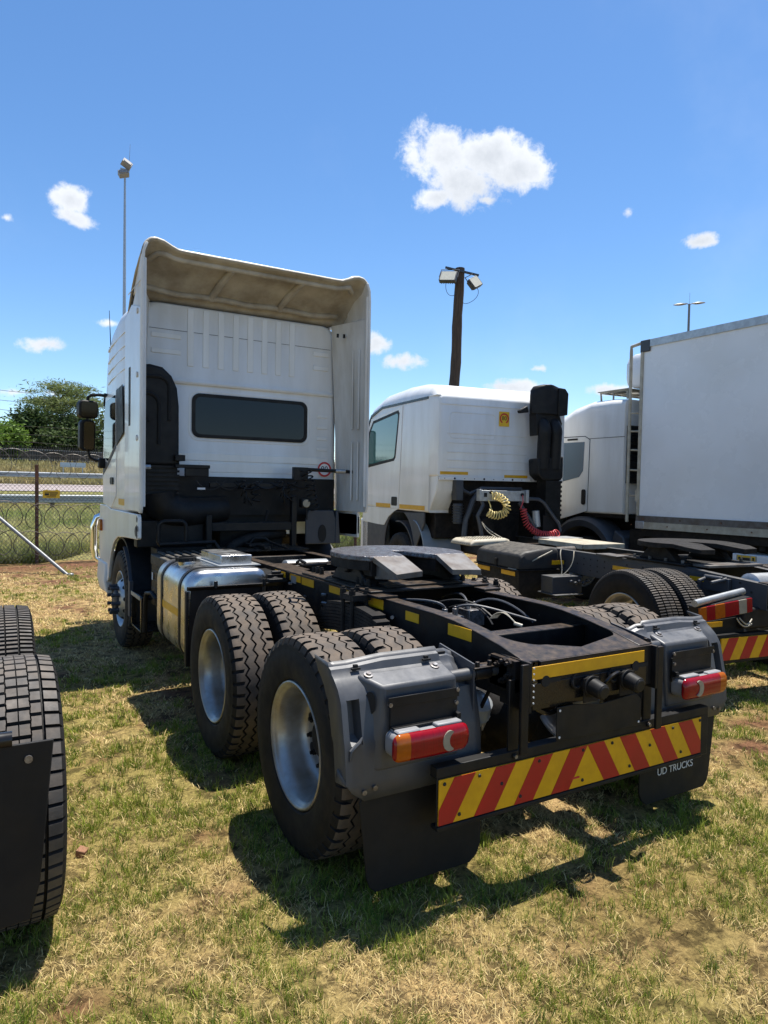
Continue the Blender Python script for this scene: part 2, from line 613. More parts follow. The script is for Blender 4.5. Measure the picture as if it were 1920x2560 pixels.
def soil_mask(x, y):
    """bare red soil, 0..1: patches in the lawn and the strip along the fence"""
    d = fdist(x, y)
    n = vnoise(x, y, 5, 4, .8)
    n2 = vnoise(x, y, 9, 4, 3.2)
    s = np.clip((n*.45+n2*.55-.595)*11, 0, 1)
    s = s*(1-.75*np.exp(-(((x-.05)/.7)**2+((y+1.18)/.45)**2)))
    strip = np.exp(-((d+.9)/1.1)**2)*1.1-(vnoise(x, y, 8, 3, 1.6)-.42)*1.3
    worn = np.exp(-(((x-.05)/.36)**2+((y+1.02)/.22)**2))*.34 + np.exp(-(((x-2.3)/.8)**2+((y+.1)/.6)**2))*1.1+np.exp(-(((x-.62)/.5)**2+((y+1.22)/.14)**2))*.30
    worn = worn*np.clip((n2-.40)*4.5+(n-.5)*1.5, 0, 1.2)
    return np.clip(np.maximum(np.maximum(s, np.clip(strip, 0, 1)), worn), 0, 1)


def green_mask(x, y):
    n = vnoise(x, y, 3, 4, .9)
    n2 = vnoise(x, y, 4, 4, 4.5)
    d = fdist(x, y)
    far = np.clip((y-3.5)/6, 0, 1)*np.clip(-d, 0, 1)
    left = np.clip(1-np.abs(x+2.1)/2.2, 0, 1)*np.clip(1-np.abs(y-.7)/3, 0, 1)
    return np.clip((n*.55+n2*.45-.43)*4.2+.40-far*.42+left*.25, 0, 1)


def lerp(a, b, t):
    t = np.asarray(t)[..., None]
    return np.asarray(a)*(1-t)+np.asarray(b)*t


# fine sheet near the camera, coarse sheet out to the horizon: one mesh
xs = np.concatenate([-np.geomspace(1500, 12, 22), np.arange(-11.5, 15.01, .14), np.geomspace(16, 1500, 22)])
ys = np.concatenate([-np.geomspace(1500, 8, 16), np.arange(-7.5, 14.61, .14), np.arange(15, 56, .7), np.geomspace(57, 2500, 22)])
GX, GY = np.meshgrid(xs, ys, indexing='ij')
GZ = hgt(GX, GY)
near = (np.abs(GX-2) < 14) & (GY > -8) & (GY < 14.2)
GZ = GZ+np.where(near, (vnoise(GX, GY, 21, 4, 1.4)-.5)*.05, 0)
sm, gm = soil_mask(GX, GY), green_mask(GX, GY)
gcol = lerp(lerp((.37, .25, .115), (.25, .20, .065), gm), (.17, .085, .045), sm)
fd = fdist(GX, GY)
verge = lerp((.26, .22, .09), (.17, .19, .055), vnoise(GX, GY, 31, 4, .35))
dry = lerp((.30, .22, .11), (.16, .15, .06), vnoise(GX, GY, 33, 4, .3))
gcol = np.where((fd > .3)[..., None], verge, gcol)
gcol = np.where((fd > 26)[..., None], dry, gcol)
nx, ny = GX.shape
idx = np.arange(nx*ny).reshape(nx, ny)
quads = np.stack([idx[:-1, :-1], idx[1:, :-1], idx[1:, 1:], idx[:-1, 1:]], -1).reshape(-1, 4)


def np_mesh(name, verts, faces, mats, cols=None, attr='tint', smooth=False):
    """verts (n,3); faces (m,k)"""
    me = bpy.data.meshes.new(name)
    n, (m, k) = len(verts), faces.shape
    me.vertices.add(n)
    me.vertices.foreach_set('co', np.ascontiguousarray(verts, dtype=np.float32).ravel())
    me.loops.add(m*k)
    me.loops.foreach_set('vertex_index', np.ascontiguousarray(faces, dtype=np.int32).ravel())
    me.polygons.add(m)
    me.polygons.foreach_set('loop_start', np.arange(0, m*k, k, dtype=np.int32))
    me.polygons.foreach_set('loop_total', np.full(m, k, dtype=np.int32))
    if smooth:
        me.polygons.foreach_set('use_smooth', [True]*m)
    for q in mats:
        me.materials.append(q)
    if cols is not None:
        a = me.attributes.new(attr, 'FLOAT_COLOR', 'POINT')
        a.data.foreach_set('color', np.concatenate([cols, np.ones((n, 1))], 1).astype(np.float32).ravel())
    me.update()
    me.validate()
    return me


gmat = bpy.data.materials.new('lawn_ground')
gmat.use_nodes = True
nt = gmat.node_tree
P_ = nt.nodes['Principled BSDF']
P_.inputs['Roughness'].default_value = .95
P_.inputs['Specular IOR Level'].default_value = .1
at_ = nt.nodes.new('ShaderNodeAttribute')
at_.attribute_name = 'tint'
tc_ = nt.nodes.new('ShaderNodeTexCoord')
outs = []
for s_, d_ in ((55, 8), (9, 6), (230, 4)):
    n_ = nt.nodes.new('ShaderNodeTexNoise')
    n_.inputs['Scale'].default_value = s_
    n_.inputs['Detail'].default_value = d_
    n_.inputs['Roughness'].default_value = .7
    nt.links.new(tc_.outputs['Object'], n_.inputs['Vector'])
    outs.append(n_.outputs['Fac'])
r_ = nt.nodes.new('ShaderNodeMapRange')
r_.inputs['From Min'].default_value = .3
r_.inputs['From Max'].default_value = .7
r_.inputs['To Min'].default_value = .45
r_.inputs['To Max'].default_value = 1.5
nt.links.new(outs[0], r_.inputs['Value'])
r2_ = nt.nodes.new('ShaderNodeMapRange')
r2_.interpolation_type = 'SMOOTHSTEP'
r2_.inputs['From Min'].default_value = .40
r2_.inputs['From Max'].default_value = .54
r2_.inputs['To Min'].default_value = .36
r2_.inputs['To Max'].default_value = 1.0
nt.links.new(outs[1], r2_.inputs['Value'])
m2n_ = nt.nodes.new('ShaderNodeMath')
m2n_.operation = 'MULTIPLY'
nt.links.new(r_.outputs[0], m2n_.inputs[0])
nt.links.new(r2_.outputs[0], m2n_.inputs[1])
mu_ = nt.nodes.new('ShaderNodeVectorMath')
mu_.operation = 'SCALE'
nt.links.new(at_.outputs['Color'], mu_.inputs[0])
nt.links.new(m2n_.outputs[0], mu_.inputs['Scale'])
nt.links.new(mu_.outputs[0], P_.inputs['Base Color'])
b_ = nt.nodes.new('ShaderNodeBump')
b_.inputs['Strength'].default_value = .8
b_.inputs['Distance'].default_value = .03
nt.links.new(outs[0], b_.inputs['Height'])
nt.links.new(b_.outputs[0], P_.inputs['Normal'])
ground = place(np_mesh('ground', np.stack([GX, GY, GZ], -1).reshape(-1, 3), quads, [gmat], gcol.reshape(-1, 3), smooth=True), 'ground')
tag(ground, 'lawn of short green and straw coloured grass with red soil patches', None, kind='structure')

# ---------------------------------------------------------------- road beyond the fence
m_road = mat('road_asphalt_pale', (.30, .25, .235), .85, col2=(.25, .205, .19), scale=1.5, amt=.5, bump=.1, bscale=60)
g = G()
rows = []
for x in np.linspace(-70, 110, 40):
    row = []
    for d in np.linspace(13.9, 26.2, 4):
        y = 13.6+.1*(x+1.42)+d
        row.append((x, y, float(hgt(x, y))+.02))
    rows.append(row)
g.grid(rows)
road = g.build('road', m_road)
tag(road, 'pale tarred road running behind the fence', None, kind='structure')
g = G()
for d in (14.6, 25.5):
    rows = []
    for x in np.linspace(-70, 110, 40):
        rows.append([(x, 13.6+.1*(x+1.42)+dd, float(hgt(x, 13.6+.1*(x+1.42)+dd))+.026) for dd in (d, d+.14)])
    g.grid(rows)
ln = g.build('edge_line', 'print_white')
ln.parent = road

# ---------------------------------------------------------------- grass


def blades(name, X, Y, hh, ww, lean, cols, mat_, z0=None):
    n = len(X)
    th = rng.random(n)*2*PI
    ph = rng.random(n)*2*PI
    sx, sy = np.cos(th)*ww/2, np.sin(th)*ww/2
    lx, ly = np.cos(ph)*lean*hh, np.sin(ph)*lean*hh
    z = (hgt(X, Y) if z0 is None else z0)-.006
    hz_ = hh*np.sqrt(np.clip(1-lean**2*.8, .03, 1))
    v = np.zeros((n, 5, 3))
    v[:, 0] = np.stack([X-sx, Y-sy, z], -1)
    v[:, 1] = np.stack([X+sx, Y+sy, z], -1)
    v[:, 2] = np.stack([X+sx*.8+lx*.35, Y+sy*.8+ly*.35, z+hz_*.58], -1)
    v[:, 3] = np.stack([X-sx*.8+lx*.35, Y-sy*.8+ly*.35, z+hz_*.58], -1)
    v[:, 4] = np.stack([X+lx, Y+ly, z+hz_], -1)
    b = np.arange(n)[:, None]*5
    tri = np.concatenate([b+np.array([[0, 1, 2]]), b+np.array([[0, 2, 3]]), b+np.array([[3, 2, 4]])], 0)
    c = np.repeat(cols[:, None, :], 5, 1)
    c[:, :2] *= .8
    me = np_mesh(name, v.reshape(-1, 3), tri, [mat_], c.reshape(-1, 3))
    return place(me, name)


m_grass = attr_mat('grass_blades', .6, trans=.2, spec=.15)
NT = 64000                                       # tufts, each a handful of blades
s = 1.9*(15.8/1.9)**(rng.random(NT)**.80)       # distance along the view
lat = (rng.random(NT)*2-1)*(s*.92+.5)
TX = CAM.x+CF.x*s+CR.x*lat
TY = CAM.y+CF.y*s+CR.y*lat
gm_t = green_mask(TX, TY)
sm_t = soil_mask(TX, TY)
fine = vnoise(TX, TY, 43, 3, 5.5)
ok = (fdist(TX, TY) < -.25) & (rng.random(NT) > np.clip(sm_t*1.02, 0, .97)) & (rng.random(NT) > np.clip((.45-fine)*7, 0, .95))
TX, TY, ts, gm_t, fine = TX[ok], TY[ok], s[ok], gm_t[ok], fine[ok]
NT = len(TX)
kind = rng.random(NT) < np.clip(gm_t*.95-.03+(fine-.5)*1.1, .03, .86)       # green tuft or dry tuft
nb_ = np.where(kind, rng.integers(7, 17, NT), rng.integers(6, 14, NT))
ti = np.repeat(np.arange(NT), nb_)
n = len(ti)
s = ts[ti]
spread = np.where(kind, .017, .040)[ti]*(1+.15*s)
aa, rr = rng.random(n)*2*PI, np.sqrt(rng.random(n))
X = TX[ti]+np.cos(aa)*rr*spread
Y = TY[ti]+np.sin(aa)*rr*spread
isg = kind[ti] & (rng.random(n) < .86)
tone = rng.random(NT)[ti]*.6+rng.random(n)*.4
green = lerp((.13, .195, .018), (.37, .40, .065), tone)
green = lerp(green, np.array((.055, .12, .024)), (rng.random(NT)[ti] < .22)*.75)
straw = lerp((.48, .35, .13), (.84, .66, .32), tone)
straw = lerp(straw, np.array((.18, .11, .06)), (rng.random(n) < .22)*.85)
bc = np.where(isg[:, None], green, straw)
hT = (.55+.9*rng.random(NT))[ti]
hh = np.where(isg, (.016+.030*rng.random(n))*hT*(.7+.7*np.clip(gm_t, 0, 1)[ti]), .016+.030*rng.random(n))*np.where(rng.random(n) < .012, 1.9, 1)
lean = np.where(isg, .15+.75*rr*rng.random(n)+.1, .80+.19*rng.random(n))
ww = (.0021+.0021*rng.random(n))*np.clip(s/3.4, .8, 3.4)
hh *= np.clip(s/7, 1, 1.25)
zg = (vnoise(X, Y, 21, 4, 1.4)-.5)*.05+np.where(isg, 0, .004+.010*rng.random(n))
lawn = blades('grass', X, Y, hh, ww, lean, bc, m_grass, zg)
tag(lawn, 'short lawn grass, green tufts mixed with dry straw blades', 'grass', kind='stuff')

# long verge grass beyond the fence
NV = 60000
d = rng.random(NV)**1.3*12.6+.05
x = rng.random(NV)*17-3.8
# only where a gap between the vehicles can show it
x = np.where(rng.random(NV) < .66, rng.random(NV)*(3.4+d*.55)-4.6+d*.12, 5.5+rng.random(NV)*9+d*.55)
y = 13.6+.1*(x+1.42)+d
n = NV
gmix = vnoise(x, y, 51, 4, .6)
vg = lerp((.21, .28, .06), (.56, .50, .22), np.clip((gmix-.28)*2.4, 0, 1))
vg = vg*(.7+.6*rng.random(n))[:, None]
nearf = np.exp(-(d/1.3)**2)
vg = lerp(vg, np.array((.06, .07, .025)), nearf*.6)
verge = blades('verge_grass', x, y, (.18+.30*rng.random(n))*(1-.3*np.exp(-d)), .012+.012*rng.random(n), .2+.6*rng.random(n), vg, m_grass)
tag(verge, 'tall uncut green and yellow grass on the verge behind the fence', 'grass', kind='stuff')
# dry grass on the bank across the road
n = 26000
d = 26.8+rng.random(n)*11
x = -6+rng.random(n)*34
y = 13.6+.1*(x+1.42)+d
dg = lerp((.42, .33, .16), (.30, .29, .12), vnoise(x, y, 55, 3, .3))*(.7+.6*rng.random(n))[:, None]
bank = blades('dry_grass', x, y, .2+.35*rng.random(n), .03+.03*rng.random(n), .2+.6*rng.random(n), dg, m_grass)
tag(bank, 'dry yellow grass on the bank across the road', 'grass', kind='stuff')

# small broken brick lying in the grass
rr = random.Random(8)
g = G()
v_ = [(x*.030+rr.uniform(-.006, .006), y*.021+rr.uniform(-.005, .005), z*.016+rr.uniform(-.004, .004)) for x in (-1, 1) for y in (-1, 1) for z in (-1, 1)]
g.add(v_, [(0, 1, 3, 2), (4, 6, 7, 5), (0, 4, 5, 1), (2, 3, 7, 6), (0, 2, 6, 4), (1, 5, 7, 3)])
bs = g.build('brick_shard', mat('brick_orange', (.26, .13, .07), .9, col2=(.19, .09, .05), scale=40, amt=.5, bump=.3, bscale=90), bevel=.004)
bs.location = (-2.10, .43, .010)
bs.rotation_euler = (.2, .1, 1.1)
tag(bs, 'small broken piece of orange brick lying in the grass beside the left tyre', 'brick')

# ---------------------------------------------------------------- fence


def FP(t, z, off=0.0):      # point on the fence line at x = t
    y = 13.6+.1*(t+1.42)+off
    return Vector((t, y, float(hgt(t, y))+z))


fence = thing('security_fence', 'chain link fence with razor coils and rusty posts behind the trucks', 'fence', FP(-1.42, 0))
FI = Matrix.Translation(-FP(-1.42, 0))
F0, F1 = -4.2, 15.6
px_ = [-1.42+2.75*k for k in range(-1, 7)]
for x in px_:
    g = G()
    g.box(-.035, .035, -.03, .03, -.2, 2.12, X=Matrix.Translation(FP(x, 0)))
    g.box(-.041, .041, -.036, .036, 2.12, 2.135, X=Matrix.Translation(FP(x, 0)))
    g.build('post', 'rust', fence).matrix_local = FI
g = G()
H0, H1, W = .03, 1.78, .085
step = .085
k = F0-2
while k < F1:
    for sgn in (1, -1):
        a, b = k, k+(H1-H0)*.95
        x0, x1 = (a, b) if sgn > 0 else (b, a)
        z0, z1 = H0, H1
        # clip to the ends
        if min(x0, x1) < F0 or max(x0, x1) > F1:
            continue
        off = .002*sgn
        g.tube([FP(x0, z0, off-.045), FP(x1, z1, off-.045)], .0036, n=3, caps=False)
    k += step
cl = g.build('chain_link', 'wire', fence, smooth=0)
cl.matrix_local = FI
cl['kind'] = 'stuff'
g = G()
for z in (.16, .34, .62, .95, 1.22, 1.52, 1.69, 1.80, 1.99, 2.14, 2.33, 2.46, 2.60, 2.78, 2.95):
    pts = [FP(x, z + .012*math.sin(x*1.3+z*9)-.02*math.sin(PI*((x-F0) % 2.75)/2.75), -.05) for x in np.arange(F0, F1, .45)]
    g.tube(pts, .0024 if z < 2.2 else .003, n=3, caps=False)
sw = g.build('strand_wire', 'wire', fence, smooth=0)
sw.matrix_local = FI
sw['kind'] = 'stuff'
for zc, rad, pitch, mt, off in ((2.16, .26, .39, 'wire', .02), (1.06, .25, .36, 'wire_dark', -.30), (.47, .24, .33, 'wire_dark', -.26)):
    g = G()
    N = int((F1-F0)/pitch*22)
    pts = []
    for i in range(N):
        th = 2*PI*i/22
        x = F0+pitch*i/22
        rr = rad*(1+.10*math.sin(i*.013)+.05*math.sin(i*.31))
        pts.append(FP(x+rad*.95*math.sin(th), zc+rr*math.cos(th)+.03*math.sin(x*2.1), off+.05*math.sin(th*.5)))
    g.tube(pts, .0048 if mt == 'wire' else .0075, n=4, caps=False)
    for i in range(0, N, 2):       # barbs
        p = pts[i]
        q = Vector((random.uniform(-1, 1), random.uniform(-.4, .4), random.uniform(-1, 1))).normalized()*.024
        w = Vector((-q.z, 0, q.x))*.28
        g.add([p-q, p+w, p+q, p-w], [(0, 1, 2, 3)])
    cw = g.build('razor_coil', mt, fence, smooth=0)
    cw.matrix_local = FI
# leaning galvanised brace
g = G()
g.cyl((-1.0, 11.27, -.05), (-2.93, 13.2, 1.78), .034, n=14)
g.lathe([(-.06, .0), (-.06, .07), (.02, .06), (.04, .036)], n=12, c=(-1.0, 11.27, 0), axis='Z')
g.build('brace_pipe', 'zinc_dull', fence).matrix_local = FI

ws = thing('warning_sign', 'small yellow warning sign with black print wired to the fence', 'sign', FP(-1.14, 1.5, -.075))
g = G()
g.prism(rrect(-.17, .17, -.085, .085, .012), -.002, .002, axis='Y')
g.prism([(-.17, .07), (-.08, .105), (-.06, .07)], -.0019, .0019, axis='Y')
g.prism([(.06, .07), (.10, .105), (.17, .07)], -.0019, .0019, axis='Y')
g.build('sign_plate', 'sign_yellow', ws)
g = G()
g.box(-.13, .13, -.0045, -.003, .035, .05)
g.box(-.13, -.045, -.0045, -.003, -.03, .02)
for k in range(3):
    g.box(-.03, .13-.02*k, -.0045, -.003, .008-.022*k, .02-.022*k)
g.prism([(-.115, -.028), (-.06, -.028), (-.0875, .018)], -.006, -.0046, axis='Y')
for k in range(7):
    g.box(-.09+.026*k, -.072+.026*k, -.0045, -.003, -.066, -.048)
g.build('print', 'print_black', ws, smooth=0)

# ---------------------------------------------------------------- crash barriers


def DP(x, d, z):
    y = 13.6+.1*(x+1.42)+d
    return Vector((x, y, float(hgt(x, y))+z))


def barrier(label, d, x0, x1, ztop):
    t = thing('crash_barrier', label, 'crash barrier', DP((x0+x1)/2, d, 0), group='steel crash barriers along the road')
    inv = Matrix.Translation(-t.location)
    prof = [(-.00, .0), (-.05, .03), (-.05, .10), (.0, .14), (.0, .18), (-.05, .22), (-.05, .29), (.0, .32), (.004, .32), (-.046, .29), (-.046, .22), (.004, .18), (.004, .14), (-.046, .10), (-.046, .03), (.004, 0)]
    loops = []
    for x in np.linspace(x0, x1, 24):
        p = DP(x, d, 0)
        loops.append([(p.x, p.y+a, p.z+ztop-.32+b) for a, b in prof])
    g = G().loft(loops)
    g.build('rail', 'zinc', t).matrix_local = inv
    for x in np.arange(x0+.5, x1, 3.8):
        p = DP(x, d+.09, 0)
        g = G().box(p.x-.075, p.x+.075, p.y-.075, p.y+.075, p.z-.1, p.z+ztop+.04)
        g.build('post', 'wood', t).matrix_local = inv
    return t


barrier('galvanised crash barrier on the near side of the road', 11.8, -12, 40, .69)
barrier('galvanised crash barrier on the far side of the road', 28.6, -14, 52, .68)

# ---------------------------------------------------------------- boundary wall and hedge across the road
m_pal = mat('weathered_palisade', (.075, .066, .055), .85, col2=(.045, .038, .03), scale=3, amt=.5)
bw = thing('boundary_fence', 'dark weathered palisade fence under the trees across the road', 'fence', DP(8, 38.5, 0))
inv = Matrix.Translation(-bw.location)
g = G()
for i, x in enumerate(np.arange(-8, 40, .16)):
    p = DP(x, 38.5, 0)
    h_ = 1.34+random.uniform(-.03, .03)
    g.add([(p.x-.035, p.y, p.z), (p.x+.035, p.y, p.z), (p.x+.035, p.y, p.z+h_-.07), (p.x, p.y, p.z+h_), (p.x-.035, p.y, p.z+h_-.07),
           (p.x-.035, p.y+.03, p.z), (p.x+.035, p.y+.03, p.z), (p.x+.035, p.y+.03, p.z+h_-.07), (p.x, p.y+.03, p.z+h_), (p.x-.035, p.y+.03, p.z+h_-.07)],
          [(0, 1, 2, 3, 4), (9, 8, 7, 6, 5), (0, 5, 6, 1), (1, 6, 7, 2), (2, 7, 8, 3), (3, 8, 9, 4), (4, 9, 5, 0)])
pal = g.build('pale', m_pal, bw, smooth=0)
pal.matrix_local = inv
pal['kind'] = 'stuff'
g = G()
for z in (.35, 1.05):
    a, b = DP(-8, 38.56, z), DP(40, 38.56, z)
    g.tube([a, b], .03, n=4)
g.build('rail', 'zinc', bw).matrix_local = inv
g = G()
loops = []
for x in np.linspace(-8, 40, 60):
    p = DP(x, 39.6, 0)
    loops.append([(p.x, p.y-.12, p.z-.1), (p.x, p.y+.12, p.z-.1), (p.x, p.y+.12, p.z+1.05), (p.x, p.y-.12, p.z+1.05)])
wl = G().loft(loops).build('boundary_wall', 'concrete')
tag(wl, 'low dark stained wall behind the palisade across the road', 'wall')
rs = thing('road_sign', 'small pale blue roadside board on the dry bank', 'sign', DP(2.72, 31, 0))
G().prism(rrect(-.75, .75, .75, 1.05, .04), -.02, .02, axis='Y').build('board', mat('pale_board', (.42, .52, .56), .5, col2=(.5, .55, .55), scale=3, amt=.5), rs)
G().box(-.6, -.54, -.015, .03, -.1, .8).box(.54, .6, -.015, .03, -.1, .8).build('leg', 'zinc', rs)

# ---------------------------------------------------------------- trees
m_leaf = attr_mat('foliage', .6, trans=.3, spec=.2)


def leaf_cloud(name, C, Rv, n, size, c0, c1, parent, clump=14, feather=False, seed=1, flat=0.0):
    """many leaf sprays round clump centres inside an ellipsoid"""
    g_ = np.random.default_rng(seed)
    u = g_.normal(size=(clump, 3))
    u /= np.linalg.norm(u, axis=1)[:, None]
    rad = g_.random(clump)**.45
    cc = u*rad[:, None]*.86
    k = g_.integers(0, clump, n)
    sp = .22+.16*g_.random(clump)
    off = g_.normal(size=(n, 3))*sp[k][:, None]*.62
    if feather:
        off[:, 2] *= .38
    P = (cc[k]+off)
    P[:, 2] = np.maximum(P[:, 2], -.98+.1*g_.random(n))
    P = P*np.asarray(Rv)+np.asarray(C)
    sz = size*(.6+.8*g_.random(n))
    a = g_.normal(size=(n, 3))
    a[:, 2] *= .5
    a /= np.linalg.norm(a, axis=1)[:, None]
    b = g_.normal(size=(n, 3))
    b -= a*(a*b).sum(1)[:, None]
    b /= np.linalg.norm(b, axis=1)[:, None]
    a *= (sz*(1.0 if not feather else 1.2))[:, None]
    b *= (sz*(.42 if not feather else .2))[:, None]
    v = np.stack([P-a, P+b, P+a, P-b], 1).reshape(-1, 3)
    f = np.arange(n*4).reshape(n, 4)
    tone = g_.random(clump)[k]*.65+.35*g_.random(n)
    col = lerp(c0, c1, tone)
    me = np_mesh(name, v, f, [m_leaf], np.repeat(col, 4, 0))
    return place(me, name, parent)


def tree(name, label, x, d, h, rx, crown0, n, size, c0, c1, clump=16, feather=False, seed=1, trunks=1, group='trees across the road', bare=0):
    base = DP(x, d, 0)
    t = thing(name, label, 'tree', base, group=group)
    rr = random.Random(seed)
    g = G()
    cz = (h+crown0)/2
    rz_ = (h-crown0)/2
    for k in range(trunks):
        lx = rr.uniform(-.3, .3)*rx*(trunks > 1)
        top = Vector((lx*1.6, rr.uniform(-.2, .2)*rx, cz))
        g.tube(bezier((lx*.3, 0, -.2), (lx*.6, .1, h*.2), (lx, -.1, h*.35), top, 8), [.16*h/7*(1-.75*i/8) for i in range(9)], n=7)
        for j in range(9 if feather else 6):
            th = rr.uniform(0, 2*PI)
            s0 = bezier((lx*.3, 0, -.2), (lx*.6, .1, h*.2), (lx, -.1, h*.35), top, 8)[rr.randint(3, 8)]
            e = Vector((math.cos(th)*rx*rr.uniform(.45, .85), math.sin(th)*rx*rr.uniform(.4, .8), cz+rz_*rr.uniform(-.3, .75)))
            mid = s0.lerp(e, .5)+Vector((0, 0, .12*h*rr.uniform(-.3, 1)))
            pts = bezier(s0, s0.lerp(mid, .6), mid, e, 6)
            g.tube(pts, [.05*h/7*(1-.8*i/6)+.008 for i in range(7)], n=5)
    g.build('trunk', 'bark', t)
    leaf_cloud('crown', (0, 0, cz), (rx, rx*.9, rz_), n, size, c0, c1, t, clump, feather, seed)
    return t


tree('acacia_tree', 'tall feathery acacia with open pale green crown, highest of the trees', 3.3, 44, 7.1, 3.3, 3.3, 8000, .15, (.085, .125, .035), (.22, .25, .085), clump=60, feather=True, seed=4, trunks=3)
tree('thorn_tree', 'dark dense thorn tree left of the tall acacia', 1.1, 42, 4.3, 2.2, .5, 8000, .15, (.03, .055, .018), (.08, .12, .035), clump=26, seed=9)
tree('thorn_tree', 'mid green thorn tree under the tall acacia crown', 3.4, 41, 4.1, 2.6, .4, 7000, .15, (.035, .06, .02), (.095, .135, .042), clump=26, seed=12)
tree('thorn_tree', 'olive green thorn tree partly behind the truck mirrors', 6.6, 42.5, 5.0, 2.6, .6, 8000, .15, (.06, .09, .028), (.15, .185, .06), clump=28, seed=15)
tree('leafy_bush', 'bright green bushy tree at the left edge of the photo', -1.3, 40.2, 3.1, 1.9, .1, 9000, .14, (.08, .15, .022), (.19, .29, .05), clump=20, seed=18)
tree('thorn_tree', 'far grey green tree rising behind the dark thorn tree', 4.0, 52, 4.6, 3.0, .5, 6000, .2, (.03, .048, .02), (.075, .09, .035), clump=20, seed=21)

# ---------------------------------------------------------------- poles and masts


mp_ = Vector((6.17, 47.25, 23.12))
mast = thing('mast_light', 'tall slender steel mast with two box floodlights at its top', 'lamp post', (mp_.x, mp_.y, 3.2))
H = mp_.z-3.2
G().cyl((0, 0, -.5), (0, 0, H*.5), .16, .12, n=14).cyl((0, 0, H*.5), (0, 0, H), .115, .065, n=14).build('mast', 'zinc', mast)
for (dx, dz, rz) in ((.10, .32, .5), (-.12, -.36, -.35)):
    X_ = Matrix.Translation((dx, -.1, H+dz)) @ Matrix.Rotation(rz, 4, 'Y') @ Matrix.Rotation(-.5, 4, 'X')
    g = G().box(-.33, .33, -.2, .2, -.22, .16, X=X_).box(-.26, .26, -.25, -.2, -.17, .11, X=X_)
    g.build('floodlight', 'lampgrey', mast, bevel=.05)
G().box(-.3, .3, -.04, .04, H-.08, H+.02).build('cross_bar', 'zinc', mast)
G().cyl((.25, 0, H), (.33, 0, H+1.75), .022, .01, n=6).build('lightning_rod', 'zinc', mast)

mp2 = Vector((38.34, 26.80, 14.35))
m2_ = thing('street_lamp', 'distant double arm street lamp above the white box body', 'lamp post', (mp2.x, mp2.y, 1.0))
H = mp2.z-1.0
G().cyl((0, 0, -.5), (0, 0, H), .13, .07, n=12).build('pole', 'zinc_dull', m2_)
for sgn in (-1, 1):
    X_ = Matrix.Rotation(-YAW, 4, 'Z')
    G().cyl((0, 0, H-.03), (sgn*.25, 0, H+.05), .03, n=8, X=X_).loft([[(sgn*(.2+.85*i/6), w*c_, H+.02+.02*sgn+.12*i/6*sgn*.6+.0+hh_*s_) for c_, s_ in ((1, 0), (.7, .7), (-.7, .7), (-1, 0), (-.7, -.7), (.7, -.7))]
             for i, (w, hh_) in enumerate(((.06, .04), (.12, .06), (.17, .08), (.18, .08), (.16, .07), (.12, .05), (.04, .03)))], X=X_).build('lamp_head', 'zinc_dull', m2_)
G().cyl((.02, 0, H), (.02, 0, H+.75), .012, n=6).build('lightning_rod', 'zinc', m2_)

pb = Vector((8.789, 12.451, 4.622))
pt = Vector((8.918, 12.506, 7.829))
dirp = (pt-pb)
base = pb-dirp*(pb.z/dirp.z)
wp = thing('floodlight_pole', 'leaning wooden pole carrying two black framed floodlights', 'pole', (base.x, base.y, 0))
T0 = pt-base
pts = [T0*t+Vector((.02*math.sin(t*21), .02*math.sin(t*13), 0)) for t in np.linspace(-.03, 1, 26)]
g = G().tube(pts, [.172-.045*i/25+.006*math.sin(i*2.3) for i in range(26)], n=14)
g.build('pole', 'wood', wp)
axr = Vector((math.cos(YAW), -math.sin(YAW), 0))      # across the view
axf = Vector((math.sin(YAW), math.cos(YAW), 0))
bd = (axr+Vector((0, 0, -.22))).normalized()
top = T0-Vector((0, 0, .12))-axf*.17
g = G()
g.cyl(top-bd*.42, top+bd*.52, .035, n=4)
g.build('cross_arm', 'frame_grey', wp)


def flood(c, yaw, pitch, roll, w, h, parent):
    X_ = Matrix.Translation(c) @ Matrix.Rotation(-YAW+yaw, 4, 'Z') @ Matrix.Rotation(roll, 4, 'Y') @ Matrix.Rotation(pitch, 4, 'X')
    g = G()
    g.prism(rrect(-w, w, -h, h, .04), -.05, .06, axis='Y', X=X_)
    for k in range(7):
        g.box(-w*.8+k*w*.26, -w*.8+k*w*.26+.02, .06, .12, -h*.8, h*.8, X=X_)
    o = g.build('floodlight', 'frame_grey', parent, bevel=.008)
    g = G().prism(rrect(-w*.86, w*.86, -h*.86, h*.86, .02), -.056, -.051, axis='Y', X=X_)
    g.build('lamp_face', 'lamp_face', o)
    g = G().tube([X_ @ Vector((-w-.02, 0, 0)), X_ @ Vector((-w-.02, .0, h+.09)), X_ @ Vector((w+.02, .0, h+.09)), X_ @ Vector((w+.02, 0, 0))], .013, n=6)
    g.build('bracket', 'frame_grey', o)
    return X_


xa = flood(top-bd*.34-axf*.12+Vector((0, 0, -.28)), -.35, -.5, .09, .235, .17, wp)
xb = flood(top+bd*.40-axf*.12+Vector((0, 0, -.26)), .75, -.45, -.50, .19, .155, wp)
g = G()
g.tube(bezier(xa @ Vector((-.02, 0, -.17)), xa @ Vector((0, 0, -.55)), T0-Vector((.3, 0, .9)), T0-Vector((.1, .05, .7)), 12), .007, n=5)
g.tube(bezier(xb @ Vector((-.05, 0, -.15)), xb @ Vector((-.1, 0, -.5)), T0-Vector((-.12, 0, 1.05)), T0-Vector((-.1, .05, .9)), 12), .007, n=5)
g.build('cable', 'print_black', wp)
